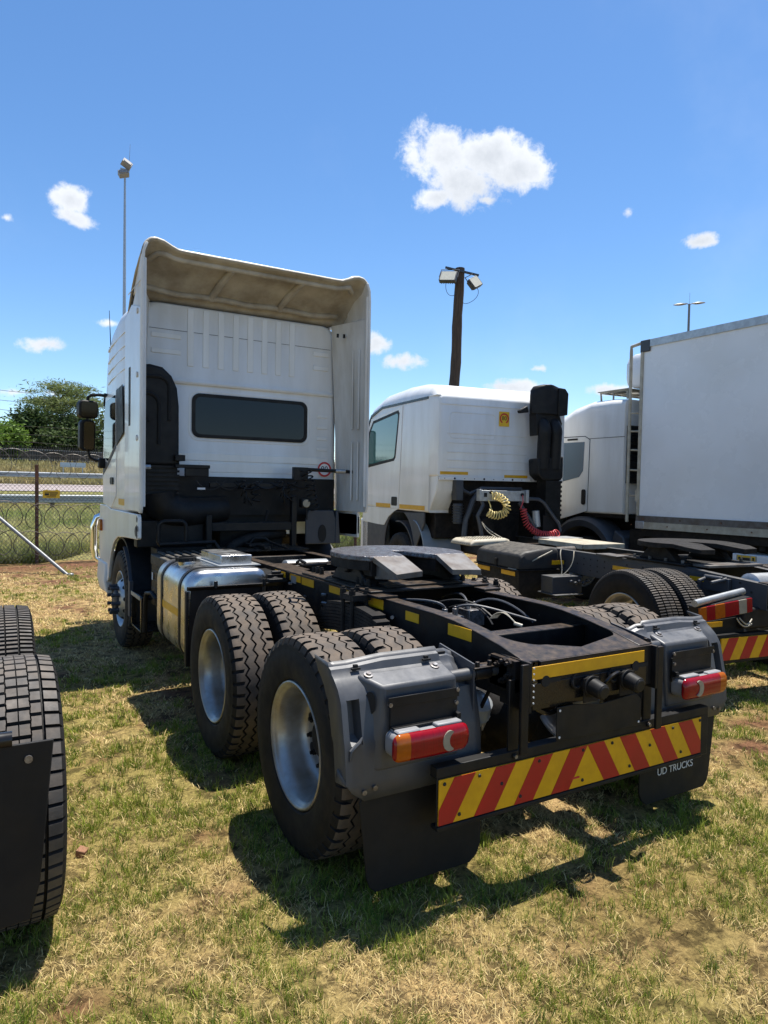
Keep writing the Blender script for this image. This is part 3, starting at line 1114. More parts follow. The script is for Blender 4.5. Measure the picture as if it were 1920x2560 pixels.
# far overhead wires
pl = thing('overhead_line', 'thin overhead wires crossing the sky at the left edge', 'power line', (-8, 62, 10))
for a, b in (((-6.4, 69.2, 10.4), (10.5, 80.2, 11.24)), ((-6.4, 69.2, 9.45), (10.5, 80.2, 10.3)), ((-6.4, 69.1, 8.8), (8.2, 81.5, 9.2))):
    a, b = Vector(a), Vector(b)
    pts = [a.lerp(b, t)-Vector((0, 0, 1.0*t*(1-t))) for t in np.linspace(0, 1, 14)]
    o = G().tube([p-Vector((-8, 62, 10)) for p in pts], .024, n=4).build('wire', 'wire_dark', pl, smooth=0)
# ---------------------------------------------------------------- wheels
TYRE_R = .525


def tyre_mesh(name, style, W=.30, Rt=TYRE_R, tread='tread', blocks=46):
    """tyre round the X axis, centre at the origin, real tread grooves"""
    hw = W/2
    tw = hw*.86
    # columns: (x, radius, kind)
    rib = []
    if style in ('zig', 'hex'):
        gw = .0048 if style == 'zig' else .0032
        gr = [-.062, 0, .062]
        cols = [-tw, -tw+.012, -tw+.028]
        for c in gr:
            cols += [c-.022, c-gw-.002, c-gw, c+gw, c+gw+.002]
        cols += [.062+.022, tw-.028, tw-.012, tw]
    elif style == 'block':
        cols = [-tw, -.088, -.085, -.079, -.076, -.042, -.0405, -.0385, -.037, -.0022, -.0008, .0008, .0022, .037, .0385, .0405, .042, .076, .079, .085, .088, tw]
    else:       # 'drive' fine blocks
        cols = [-tw, -.07, -.067, -.061, -.058, -.004, -.0015, .0015, .004, .058, .061, .067, .07, tw]
    cols = sorted(set(round(c, 5) for c in cols))
    side_r = [(-hw*.78, .302), (-hw*.90, .318), (-hw*.985, .372), (-hw, .415), (-hw*.985, .452), (-hw*.965, .462), (-hw*.968, .466), (-hw*.955, .474), (-hw*.958, .478), (-hw*.935, .488)]
    side_r = [(a, r*Rt/.525) for a, r in side_r]
    fr = [0, .03, .27, .30, .5, .53, .77, .80]
    nth = blocks*len(fr)
    ths = [2*PI*(b+f)/blocks for b in range(blocks) for f in fr]
    tri = lambda f: 4*abs((f % 1)-.5)-1
    verts, kinds = [], []
    allc = [(a, r, 's') for a, r in side_r]+[(c, 0, 't') for c in cols]+[(-a, r, 's') for a, r in side_r[::-1]]
    depth = .015
    nc = len(allc)
    top = []
    for i, th in enumerate(ths):
        f = fr[i % len(fr)]
        b = i//len(fr)
        for j, (c, r, k) in enumerate(allc):
            x = c
            low = False
            if k == 't':
                r = Rt-.006*(c/tw)**2-(.006 if abs(c) > tw-.001 else 0)
                if style in ('zig', 'hex'):
                    amp = .0125 if style == 'zig' else .0115
                    w = max(0, min(1, (tw-.028-abs(c))/.03))
                    x = c+amp*tri(f+.015)*w
                    near = min(abs(c-q) for q in (-.062, 0, .062))
                    gw = .0048 if style == 'zig' else .0032
                    if near <= gw+1e-6:
                        low = True
                    sg = 1 if c > 0 else -1
                    if abs(c) >= tw-.0285:
                        ff = (f+(.5 if sg > 0 else 0)) % 1
                        if .03 <= ff <= .29 and (abs(c) > tw-.02 or .02 < ff < .28):
                            low = True
                    if style == 'hex' and abs(c) < .085 and False:
                        low = True
                elif style == 'block':
                    if any(abs(abs(c)-q) < .0032 for q in (.082,)) or any(abs(abs(c)-q) < .0011 for q in (.0395, 0)):
                        low = True
                    if abs(c) < .05 and abs(c) > .003:
                        x = c+.0016*math.sin(2*PI*f*3)
                    row = 0 if abs(c) < .0395 else (1 if abs(c) < .082 else 2)
                    ff = (f+row*.27+(.03*abs(c)/.04 if row == 0 else 0)+(.5 if c > 0 else 0)) % 1
                    if .0 <= f+0 and ((f in (.03, .27) and row == 0) or (f in (.53,) and row == 1) or (f in (.77,) and row == 2)):
                        low = True if f != .27 else False
                else:
                    if any(abs(abs(c)-q) < .0032 for q in (.064,)) or abs(c) < .0016:
                        low = True
                    row = 0 if abs(c) < .064 else 1
                    if (row == 0 and f in (.03, .53)) or (row == 1 and f in (.27, .77)):
                        low = True
                if low:
                    r -= depth
            elif style in ('zig', 'hex') and r > .455*Rt/.525:
                sg = 1 if c > 0 else -1
                ff = (f+(.5 if sg > 0 else 0)) % 1
                if .03 <= ff <= .27 and r > .484*Rt/.525:
                    r -= .012
            verts.append((x, r*math.cos(th), r*math.sin(th)))
            top.append(k == 't' and not low)
    faces, mi = [], []
    n = len(ths)
    for i in range(n):
        ii = (i+1) % n
        for j in range(nc-1):
            q = (i*nc+j, ii*nc+j, ii*nc+j+1, i*nc+j+1)
            faces.append(q)
            mi.append(1 if all(top[k] for k in q) else 0)
    g = G()
    g.add(verts, faces)
    g.mi = mi
    # raised sidewall bars standing for the moulded rings
    me = g.mesh(name, [M['rubber'], M[tread]], 30)
    return me


T_ZIG = tyre_mesh('tyre_zigzag', 'zig')
T_HEX = tyre_mesh('tyre_zigzag_worn', 'hex', blocks=44)
T_BLOCK = tyre_mesh('tyre_block', 'block', W=.315, tread='tread_grey', blocks=58)
T_DRIVE = tyre_mesh('tyre_drive', 'drive', tread='tread_grey', blocks=62)


def rim_outer_mesh():
    """deep dished dual rim seen from outside; outer face towards -X, flange plane at x=0"""
    g = G()
    prof = [(.012, .283), (.0, .290), (-.003, .298), (.0, .304), (.012, .306), (.016, .300)]
    g.lathe(prof, 72)
    g.lathe([(.012, .283), (.022, .272), (.030, .268), (.055, .258), (.085, .252), (.13, .249), (.165, .243), (.182, .225), (.186, .205), (.178, .165), (.172, .118)], 72)
    # back of the barrel, so the wheel is closed from behind
    g.lathe([(.016, .300), (.03, .285), (.09, .262), (.25, .262), (.27, .295), (.275, .303), (.27, .29), (.25, .252), (.186, .25)], 48)
    return g.mesh('rim_dished', [M['steel']], 40)


def hub_mesh():
    g = G()
    g.lathe([(.172, .118), (.16, .115), (.158, .10), (.135, .085), (.13, .07), (.126, .001)], 28)
    for i in range(10):
        t = 2*PI*i/10
        y, z = .1425*math.cos(t), .1425*math.sin(t)
        g.cyl((.174, y, z), (.15, y, z), .0165, n=6)
        g.cyl((.15, y, z), (.135, y, z), .010, n=8)
    return g.mesh('hub', [M['grime']], 30)


def holes_mesh():
    g = G()
    for i in range(8):
        t = 2*PI*(i+.5)/8
        y, z = .198*math.cos(t), .198*math.sin(t)
        g.cyl((.1835, y, z), (.176, y, z), .027, n=14)
    return g.mesh('hand_hole', [M['hole']], 30)


def rim_front_mesh():
    g = G()
    g.lathe([(.012, .283), (.0, .290), (-.003, .298), (.0, .304), (.012, .306), (.016, .300), (.2, .27)], 64)
    g.lathe([(.012, .283), (.022, .272), (.05, .262), (.06, .25), (.03, .225), (-.01, .19), (-.028, .165), (-.03, .10)], 64)
    return g.mesh('rim_front', [M['zinc']], 40)


def front_hub_mesh():
    g = G()
    g.lathe([(-.028, .105), (-.05, .10), (-.062, .085), (-.07, .06), (-.072, .001)], 28)
    for i in range(10):
        t = 2*PI*i/10
        y, z = .1425*math.cos(t), .1425*math.sin(t)
        g.cyl((-.02, y, z), (-.045, y, z), .024, n=12)
        g.cyl((-.045, y, z), (-.085, y, z), .017, n=8)
        g.cyl((-.085, y, z), (-.112, y, z), .021, .018, n=10)
    return g.mesh('hub_front', [M['grey_plastic']], 30)


def front_holes_mesh():
    g = G()
    for i in range(10):
        t = 2*PI*(i+.5)/10
        y, z = .213*math.cos(t), .213*math.sin(t)
        d_ = Vector((-.66, .75*math.cos(t), .75*math.sin(t)))
        c_ = Vector((.0165, y, z))
        g.cyl(c_-d_*.004, c_+d_*.004, .024, n=14)
    return g.mesh('hand_hole_front', [M['hole']], 30)


RIM, HUB, HOLES = rim_outer_mesh(), hub_mesh(), holes_mesh()
RIMF, HUBF, HOLESF = rim_front_mesh(), front_hub_mesh(), front_holes_mesh()


def wheel(parent, x, y, tyre, side=-1, kind='outer', spin=0.0, W=.30, Rt=TYRE_R, sink=.012):
    """side -1: outer face towards -X"""
    rot = (spin, 0, 0) if side < 0 else (spin, 0, PI)
    off = .018
    rim = place({'outer': RIM, 'inner': RIM, 'front': RIMF}[kind], 'wheel', parent)
    rim.location = (x+side*(W/2-off), y, Rt-sink)
    s2 = side if kind != 'inner' else -side
    rim.rotation_euler = (spin, 0, 0 if s2 < 0 else PI)
    if kind == 'inner':
        rim.location = (x-side*(W/2-off), y, Rt-sink)
    t = place(tyre, 'tyre', rim)
    t.location = (W/2-off, 0, 0)
    if kind == 'outer':
        place(HUB, 'hub', rim)
        place(HOLES, 'hand_hole', rim)['kind'] = 'stuff'
    if kind == 'front':
        place(HUBF, 'hub', rim)
        place(HOLESF, 'hand_hole', rim)['kind'] = 'stuff'
    return rim


def dual(parent, y, sides=(-1, 1), tyre=None, tr=1.07, sp=.333, spin=0.0, **kw):
    for s in sides:
        wheel(parent, s*tr, y, tyre, s, 'outer', spin+.2*s, **kw)
        wheel(parent, s*(tr-sp), y, tyre, s, 'inner', spin+.47+.3*s, **kw)
# ================================================================ white tractor unit (the subject)
trk = thing('tractor_unit', 'white six wheel tractor unit with roof deflector and black chassis, nearest and largest', 'truck')

# wheels
dual(trk, 0, tyre=T_HEX, spin=.05)
dual(trk, 1.374, tyre=T_ZIG, spin=.31)
for s in (-1, 1):
    wheel(trk, s*1.06, 4.80, T_ZIG, s, 'front', .2)

# ---- chassis rails
TOP = [(5.6, 1.10), (-.05, 1.10), (-.22, 1.092), (-.40, 1.07), (-.58, 1.04), (-.76, 1.0)]
BOT = [(-.76, .80), (-.3, .80), (0.2, .83), (5.6, .83)]
for s in (-1, 1):
    g = G()
    xo, xi = s*.42, s*.412
    g.prism(TOP+BOT, min(xo, xi), max(xo, xi), axis='X')
    # flanges
    L = []
    for y, z in TOP:
        L.append([(s*.42, y, z+.0005), (s*.335, y, z+.0005), (s*.335, y, z-.010), (s*.42, y, z-.010)])
    g.loft(L)
    L = []
    for y, z in BOT:
        L.append([(s*.42, y, z-.0005), (s*.335, y, z-.0005), (s*.335, y, z+.010), (s*.42, y, z+.010)])
    g.loft(L)
    g.build('chassis_rail', 'frame', trk, bevel=.006)
# bolt heads and cross bolts along the webs
g = G()
for s in (-1, 1):
    for y in np.arange(-.6, 4.2, .31):
        for z in (.88, .95, 1.01):
            if rng.random() < .62:
                g.cyl((s*.42, y+rng.random()*.06, z), (s*.437, y+rng.random()*.06, z), .0115, n=6)
g.build('bolt', 'bolt', trk, smooth=0)['kind'] = 'stuff'
# cross members
for y in (3.36, 2.55, 1.95, .72, -.28):
    G().box(-.41, .41, y-.05, y+.05, .86, 1.075 if y > 1 else 1.02).build('cross_member', 'frame', trk, bevel=.006)
G().box(-.5, .5, 3.62, 4.25, 1.095, 1.115).box(-.06, .04, 3.7, 4.2, 1.115, 1.125).build('cross_plate', 'frame', trk, bevel=.004)
G().prism([(-.335, 2.0), (-.335, 2.5), (.335, 2.5), (.335, 2.42), (-.22, 2.42), (-.22, 2.0)], 1.088, 1.10, axis='Z').build('stay_plate', 'frame', trk)
# gearbox, propeller shaft, air lines between the rails
g = G()
g.cyl((0, 2.2, .82), (0, 4.6, .92), .055, n=14)
g.cyl((0, 1.4, .62), (0, 2.2, .80), .06, n=14)
g.box(-.19, .2, 4.0, 5.2, .72, 1.12)
g.cyl((0, 3.7, .93), (0, 4.1, .94), .13, n=16)
g.build('drive_shaft', 'grime', trk, bevel=.01)
g = G()
for k in range(5):
    x0 = -.28+.05*k
    g.tube(bezier((x0, 4.1, 1.03), (x0+.1*math.sin(k), 3, 1.06), (x0-.1, 1.9, 1.0), (x0+.25, .35, .94), 18), .009, n=6)
g.tube(bezier((-.05, .5, 1.04), (.05, .40, 1.10), (.12, .3, 1.09), (.14, .15, 1.0), 14), .007, n=6)
g.tube(bezier((.0, .4, 1.03), (.06, .3, 1.08), (.10, .2, 1.07), (.06, .05, .98), 14), .006, n=6)
g.build('air_line', 'black', trk)
G().lathe([(-.3, .001), (-.3, .08), (-.28, .115), (.28, .115), (.3, .08), (.3, .001)], 24, c=(.2, 2.86, .97), axis='X').build('air_tank', 'tank_grey', trk)
g = G().cyl((.42, 2.55, 1.03), (.52, 2.55, 1.03), .03, n=10).cyl((.46, 2.3, 1.0), (.46, 2.3, 1.1), .04, n=10)
g.build('valve', 'bolt', trk)
# brake valves and their hoses between the rails, ahead of the rear member
g = G()
g.box(-.16, -.02, .22, .34, .93, 1.01)
g.box(.08, .20, .30, .42, .92, 1.02)
for x, y in ((-.12, .28), (-.05, .27), (.11, .36), (.17, .37)):
    g.cyl((x, y, 1.01), (x, y, 1.05), .018, n=10)
    g.cyl((x, y, 1.05), (x, y, 1.062), .010, n=6)
for x in (-.14, -.04):
    g.cyl((x, .22, .97), (x, .17, .97), .016, n=8)
g.build('brake_valve', 'bolt', trk, bevel=.003)
g = G()
for (a, b, c, d_) in (((-.12, .28, 1.05), (-.14, .25, 1.12), (-.3, .5, 1.10), (-.32, .9, 1.0)), ((-.05, .27, 1.05), (0, .2, 1.11), (.10, .1, 1.06), (.3, -.05, 1.0)), ((.11, .36, 1.05), (.12, .4, 1.12), (.2, .6, 1.1), (.3, .9, 1.0)),
                     ((.17, .37, 1.05), (.25, .3, 1.12), (.3, .15, 1.08), (.33, .0, .98)), ((-.14, .17, .97), (-.15, .05, 1.0), (-.25, -.05, 1.04), (-.33, -.2, .97)), ((-.04, .17, .97), (-.05, 0, .95), (.0, -.1, .9), (.1, -.2, .9))):
    g.tube(bezier(a, b, c, d_, 12), .0075, n=6)
g.build('brake_hose', 'grey_plastic', trk)
# loose cable end lying on the cross member
g = G()
for k in range(6):
    a = .010*k
    g.tube(bezier((.03+a, .04, 1.02), (.05+a, -.02, 1.10), (.08-a*.5, -.06, 1.06), (.11+a*.3, -.10, 1.0), 8), .003, n=5)
g.cyl((.10, -.09, 1.01), (.125, -.13, 1.0), .011, n=8)
g.build('cable', 'cream', trk)
# axles and differentials
for y in (0, 1.374):
    g = G()
    g.lathe([(-.95, .06), (-.45, .075), (-.3, .11), (-.18, .2), (-.06, .235), (.06, .235), (.18, .2), (.3, .11), (.45, .075), (.95, .06)], 20, c=(0, y, .513))
    g.sph((.0, y-.13, .52), .2, 8)
    g.cyl((0, y+.1, .56), (0, y+.45, .64), .09, .06, n=14)
    g.build('axle', 'grime', trk)
G().box(-.85, .85, 4.74, 4.86, .46, .58).build('front_axle', 'grime', trk, bevel=.02)
# leaf springs on trunnions
for s in (-1, 1):
    g = G()
    for k in range(9):
        ln_ = .70-.05*k
        rows = []
        for t in np.linspace(-1, 1, 13):
            z = .87+.021*k+(-.13*(ln_*t/.7)**2)
            rows.append((s*.51, .687+ln_*t, z))
        loops = [[(p[0]-.045, p[1], p[2]-.009), (p[0]+.045, p[1], p[2]-.009), (p[0]+.045, p[1], p[2]+.009), (p[0]-.045, p[1], p[2]+.009)] for p in rows]
        g.loft(loops)
    sp_ = g.build('leaf_spring', 'grime', trk, smooth=20)
    g = G()
    g.box(s*.51-.06, s*.51+.06, .60, .78, 1.075, 1.11)
    for dx in (-.05, .05):
        for dy in (-.06, .06):
            g.cyl((s*.51+dx, .69+dy, .72), (s*.51+dx, .69+dy, 1.15), .013, n=8)
            g.cyl((s*.51+dx, .69+dy, 1.11), (s*.51+dx, .69+dy, 1.137), .021, n=6)
    g.build('spring_clamp', 'grime', sp_)
    g = G()
    g.lathe([(-.09, .09), (.09, .09), (.10, .07), (.16, .07), (.165, .001)], 18, c=(s*.53, .687, .70))
    g.build('trunnion', 'grime', trk)
    for yy in (-.05, 1.42):
        g = G()
        g.lathe([(0, .001), (0, .06), (.03, .085), (.09, .085), (.1, .09), (.11, .085), (.17, .08), (.2, .04), (.2, .001)], 18, axis='Z', X=Matrix.Translation((s*.40, yy-.27, .58)) @ Matrix.Rotation(.5, 4, 'X'))
        g.build('brake_chamber', 'tank_grey' if yy < 0 else 'grime', trk)
for s in (-1, 1):
    g = G().tube([(s*.44, -.28, .86), (s*.46, -.3, .74), (s*.43, -.35, .62), (s*.44, -.3, .52)], .012, n=6).tube([(s*.36, -.5, .88), (s*.42, -.45, .70), (s*.38, -.4, .55)], .011, n=6)
    g.build('brake_hose', 'black', trk)

# ---- rear cross member with curved gusset
g = G()
inner = [(-.335, -.05)]+[(-.335, -.36)]+[( -.335+.17*(1-math.cos(R(a))), -.36-.17*math.sin(R(a))) for a in (15, 30, 45, 60, 75, 90)]
inner += [(.335-.12*(1-math.cos(R(a))), -.43-.10*math.sin(R(a))) for a in (90, 70, 50, 30, 10)]
inner += [(.335, -.30)]


def ztop(y):
    return float(np.interp(y, [q[0] for q in TOP[::-1]], [q[1] for q in TOP[::-1]]))


# top sheet of the rear member between the rails, following the falling rail
yl = np.concatenate([[-.76, -.69], np.linspace(-.6249, -.615, 6), np.linspace(-.61, -.44, 14), np.linspace(-.42, -.30, 5)])
rows_t = []
for y in yl:
    xl = -.335
    xr = .335
    # opening edges at this y (keep outside the rounded opening)
    def half(yv):
        if yv <= -.625:
            return None
        if yv < -.44:
            return .335-.17*(1-math.sqrt(max(0, 1-((-.44-yv)/.185)**2)))
        return .335
    hr_ = None if y <= -.625 else (.335-.06*(1-math.sqrt(max(0, 1-((-.565-y)/.062)**2))) if y < -.565 else .335)
    rows_t.append((y, half(y), hr_))
vs, fs = [], []
for y, h_, hr_ in rows_t:
    z = ztop(y)
    vs += [(-.336, y, z-.003), (-h_ if h_ else -.0001, y, z-.003), (hr_ if hr_ else .0001, y, z-.003), (.336, y, z-.003)]
for i in range(len(rows_t)-1):
    a = i*4
    fs += [(a, a+1, a+5, a+4), (a+2, a+3, a+7, a+6)]
    if rows_t[i][1] is None and rows_t[i+1][1] is None:
        fs += [(a+1, a+2, a+6, a+5)]
g.add(vs, fs)
gt = G()
gt.add([(x, y, z) for x, y, z in vs], fs)
g.prism([(-.338, -.772), (.412, -.772), (.412, -.752), (-.338, -.752)], .80, .996, axis='Z')
g.build('rear_cross_member', 'frame', trk)
G().box(-.428, -.412, -.80, -.60, .78, 1.006).box(.412, .428, -.80, -.60, .78, .996).box(-.47, -.428, -.80, -.785, .60, 1.0).box(.428, .47, -.80, -.785, .57, .99).build('end_plate', 'frame', trk, bevel=.003)
G().box(-.41, .37, -.776, -.7725, .80, .90).box(-.36, .36, -.75, -.70, .77, .81).build('tow_member', 'black_gloss', trk, bevel=.002)
g = G()
for x in (-.31, .29):
    g.cyl((x, -.7785, .905), (x, -.774, .905), .026, n=14)
    g.box(x, x+.09, -.778, -.774, .895, .915)
g.build('tow_hole', 'hole', trk)
g = G()
for k in range(7):
    g.cyl((-.404, -.80, .98-.026*k), (-.404, -.803, .98-.026*k), .0045, n=6)
g.build('rivet', 'print_white', trk)
G().box(-.398, .352, -.7775, -.7735, .919, .977).build('reflective_strip', 'yellow', trk, bevel=.001)
# bolts and bracket on the rail end
g = G()
for (y, z) in ((-.70, .985), (-.66, .99), (-.62, .965), (-.70, .93), (-.66, .90)):
    g.cyl((-.42, y, z), (-.47, y, z), .017, n=6)
    g.cyl((-.47, y, z), (-.485, y, z), .010, n=8)
g.box(-.455, -.423, -.735, -.56, .86, 1.0)
g.build('rail_bracket', 'frame', trk)

# ---- reflective tape on the left and right rail webs
for (y0, y1, z0, z1) in ((2.24, 2.02, 1.026, 1.082), (1.93, 1.72, 1.036, 1.095), (1.70, 1.485, 1.030, 1.09), (1.23, .845, 1.038, 1.096), (.705, .49, 1.03, 1.09), (.237, .10, 1.018, 1.070), (-.176, -.372, 1.012, 1.072)):
    G().box(-.4245, -.4203, y1, y0, z0, z1).build('reflective_tape', 'yellow', trk, bevel=.001)
g = G().box(-.4275, -.4250, 1.80, 1.90, 1.02, 1.075)
g.build('data_plate', 'zinc', trk)

# ---- fifth wheel
for s in (-1, 1):       # mounting angles on the rails
    x0, x1 = (-.47, -.33) if s < 0 else (.33, .47)
    g = G().box(x0, x1, .47, 2.0, 1.101, 1.116)
    g.box(s*.424-.004, s*.424+.004, .47, 2.0, .99 if s > 0 else 1.097, 1.1005)
    g.build('mounting_angle', 'frame', trk, bevel=.003)
    for yc in (1.52, .83, .0):
        if yc == 0:
            continue
        g = G()
        for k in range(3):
            y = yc+.066*(k-1)
            g.cyl((s*.375, y, 1.116), (s*.375, y, 1.134), .022, n=6)
            g.cyl((s*.375, y, 1.134), (s*.375, y, 1.165), .0165, n=8)
            g.cyl((s*.375, y, 1.165), (s*.375, y, 1.182), .0145, .011, n=8)
        g.build('bolt_group', 'frame_grey' if False else 'grime', trk, smooth=30)
fw = G()
fw.box(-.46, .46, .58, 1.62, 1.1175, 1.132)
for k in range(3):
    fw.box(-.30, .30, .66+.33*k, .80+.33*k, 1.132, 1.148)
fwb = fw.build('fifth_wheel', 'frame', trk, bevel=.004)
for s in (-1, 1):
    g = G()
    g.prism([(.76, 1.132), (1.30, 1.132), (1.13, 1.275), (.93, 1.275)], s*.33-.05, s*.33+.05, axis='X')
    g.cyl((s*.26, 1.03, 1.235), (s*.405, 1.03, 1.235), .04, n=14)
    g.build('pedestal', 'frame', fwb, bevel=.01)
FC = (0.0, 1.03)
outl = [(FC[0]+.465*math.cos(R(a)), FC[1]+.465*math.sin(R(a))) for a in np.linspace(-38, 218, 54)]
# rear edge with the throat
outl += [(-.36, .735), (-.125, .735), (-.075, .86), (-.055, .98), (-.04, 1.05), (0, 1.085), (.04, 1.05), (.055, .98), (.075, .86), (.125, .735), (.36, .735)]
g = G().prism(outl, 1.292, 1.328, axis='Z')
g.build('top_plate', 'fifth', fwb, bevel=.008)
g = G()
for s in (-1, 1):
    # skirt below the plate and the sloping lead-in ramps
    g.prism([(s*.365, .74), (s*.35, 1.25), (s*.31, 1.25), (s*.325, .74)], 1.20, 1.2915, axis='Z')
    g.prism([(s*.125, .74), (s*.10, 1.12), (s*.13, 1.12), (s*.155, .74)], 1.21, 1.2915, axis='Z')
sk = [(FC[0]+.46*math.cos(R(a)), FC[1]+.46*math.sin(R(a))) for a in np.linspace(-36, 216, 50)]
sk2 = [(FC[0]+.43*math.cos(R(a)), FC[1]+.43*math.sin(R(a))) for a in np.linspace(216, -36, 50)]
rows = [[(x, y, z) for x, y in sk] for z in (1.2915, 1.235)]
g.grid(rows)
g.build('skirt', 'grime', fwb)
for s in (-1, 1):
    top_ = [(s*.36, .737, 1.326), (s*.128, .737, 1.326), (s*.115, .53, 1.248), (s*.325, .50, 1.240)]
    low_ = [(x, y, z-.035) for x, y, z in top_]
    g = G().add(top_+low_, [(0, 1, 2, 3), (7, 6, 5, 4), (0, 4, 5, 1), (1, 5, 6, 2), (2, 6, 7, 3), (3, 7, 4, 0)])
    # webs carrying the ramp
    g.prism([(.50, 1.205), (.76, 1.18), (.76, 1.292), (.50, 1.205+.005)], s*.32-.01, s*.32+.01, axis='X')
    g.build('ramp', 'worn', fwb, bevel=.004)
g = G().cyl((-.46, 1.2, 1.24), (-.62, 1.24, 1.23), .014, n=8).tube([(-.62, 1.24, 1.23), (-.66, 1.25, 1.25), (-.66, 1.20, 1.27), (-.62, 1.19, 1.25)], .011, n=6)
g.build('release_handle', 'frame', fwb)
# chequer walkway and trailer connection post behind the cab
g = G()
g.box(-.1, .16, 3.78, 3.98, 1.13, 1.16)
g.box(-.02, .05, 3.55, 3.78, 1.12, 1.15)
g.tube([(-.05, 3.9, 1.16), (0, 3.9, 1.21), (.1, 3.86, 1.21), (.14, 3.8, 1.17), (.2, 3.5, 1.13)], .014, n=6)
g.build('coupling_bracket', 'frame', trk, bevel=.004)

# ---- fuel tank, battery box, splash guard (left side)


def tank_loop(y, xo, xi, z0, z1, ro, ri):
    pts = []
    for cx, cz, r, a in ((xo+ro, z1-ro, ro, 90), (xo+ro, z0+ro, ro, 180), (xi-ri, z0+ri, ri, 270), (xi-ri, z1-ri, ri, 0)):
        for i in range(9):
            t = R(a+90*i/8)
            pts.append((cx+r*math.cos(t), y, cz+r*math.sin(t)))
    return pts


ft = G()
loops = []
for y, d in ((2.030, .05), (2.038, .022), (2.062, .004), (2.09, 0), (2.5, 0), (2.95, 0), (2.975, .004), (2.998, .022), (3.005, .05)):
    loops.append(tank_loop(y, -1.205+d, -.56-d, .43+d, 1.125-d, .15, .09))
ft.loft(loops)
tank = ft.build('fuel_tank', 'alu', trk, smooth=45)
for y in (2.20, 2.78):
    out = tank_loop(y-.026, -1.211, -.555, .425, 1.131, .155, .09)
    out2 = tank_loop(y+.026, -1.211, -.555, .425, 1.131, .155, .09)
    inn = tank_loop(y+.026, -1.204, -.561, .432, 1.124, .149, .09)
    inn2 = tank_loop(y-.026, -1.204, -.561, .432, 1.124, .149, .09)
    g = G().loft([out, out2, inn, inn2, out], caps=False)
    g.build('tank_strap', 'black', tank)
G().box(-1.2075, -1.2052, 2.232, 2.752, .755, .815).build('reflective_tape', 'yellow', tank)
g = G().cyl((-1.06, 2.56, 1.10), (-1.065, 2.56, 1.145), .06, .066, n=18)
o = g.build('filler_neck', 'alu', tank)
g = G()
g.cyl((-1.065, 2.56, 1.145), (-1.066, 2.56, 1.175), .078, .074, n=24)
for i in range(12):
    t = 2*PI*i/12
    g.cyl((-1.065+.078*math.cos(t), 2.56+.078*math.sin(t), 1.146), (-1.066+.076*math.cos(t), 2.56+.076*math.sin(t), 1.172), .009, n=6)
g.box(-1.12, -1.01, 2.55, 2.57, 1.175, 1.185)
g.build('filler_cap', 'black', tank)
G().box(-.86, -.60, 2.30, 2.86, 1.1265, 1.205).build('tank_box', 'alu', tank, bevel=.008)
G().box(-.90, -.56, 2.20, 2.95, 1.1265, 1.134).build('tank_tray', 'zinc', tank)
# battery box with ribbed lid
g = G()
g.box(-1.09, -.50, 3.10, 3.72, .62, 1.0)
for z in (.68, .76, .84, .92):
    g.box(-1.096, -1.09, 3.12, 3.70, z, z+.03)
bb = g.build('battery_box', 'black', trk, bevel=.02)
g = G()
g.box(-1.10, -.49, 3.09, 3.73, 1.0, 1.10)
for k in range(7):
    x = -1.05+.078*k
    g.box(x, x+.045, 3.13, 3.69, 1.10, 1.122)
g.build('lid', 'black_dusty', bb, bevel=.014)
G().box(-1.1025, -1.1, 3.62, 3.66, .86, .93).build('label', 'print_white', bb)
# splash guard between tank and first drive wheel
g = G()
g.box(-1.20, -.44, 2.005, 2.02, .985, 1.012)
g.prism([(1.99, .975), (2.01, .985), (1.30, 1.085), (1.27, 1.085)], -1.2, -1.192, axis='X') if False else None
g.prism([(-1.205, .42), (-.62, .42), (-.62, .985), (-1.17, .985)], 2.008, 2.022, axis='Y')
g.box(-1.212, -1.195, 1.985, 2.03, .43, .98)
g.build('splash_guard', 'black', trk, bevel=.004)
g = G()
L = []
for a in np.linspace(0, 1, 8):
    y = 2.01-.05*a
    L.append([(-1.20+.0*a, y, .985+.03*a), (-.46, y, .985+.03*a), (-.46, y-.012, .985+.03*a), (-1.2, y-.012, .985+.03*a)])
g.loft(L)
for x in (-1.0, -.62):
    g.cyl((x, 1.96, 1.0), (x, 1.96, 1.05), .014, n=6)
g.build('guard_lip', 'black', trk)
# brackets and small boxes beside the rail, behind the tank
g = G()
g.box(-.56, -.425, 2.05, 2.45, .90, 1.07)
g.box(-.60, -.43, 2.62, 2.9, .95, 1.10)
g.box(-.66, -.43, 3.15, 3.3, 1.02, 1.08)
g.cyl((-.50, 2.06, 1.0), (-.50, 2.03, 1.0), .05, n=14)
g.cyl((-.55, 2.0, 1.09), (-.47, 2.0, 1.09), .016, n=8)
g.box(-.60, -.44, 1.92, 1.98, 1.02, 1.05)
g.build('rail_equipment', 'black', trk, bevel=.008)
# step with hoop ahead of the tank
g = G()
g.box(-1.18, -.75, 3.72, 4.2, .655, .685)
g.box(-1.19, -.75, 3.72, 4.2, .34, .36)
g.box(-1.19, -1.15, 3.70, 3.74, .34, .68)
g.box(-1.19, -1.15, 4.16, 4.20, .34, .68)
st = g.build('cab_step', 'black_gloss', trk, bevel=.004)
G().box(-1.195, -1.19, 3.74, 4.18, .652, .688).build('step_edge', 'cream', st)
G().tube([(-1.16, 3.68, .36), (-1.16, 3.66, .64), (-1.16, 3.60, .74), (-1.14, 3.46, .76), (-1.12, 3.38, .72), (-1.08, 3.36, .55)], .022, n=10).build('step_hoop', 'black', trk)

# ---- rear mudguards, lamps, flaps


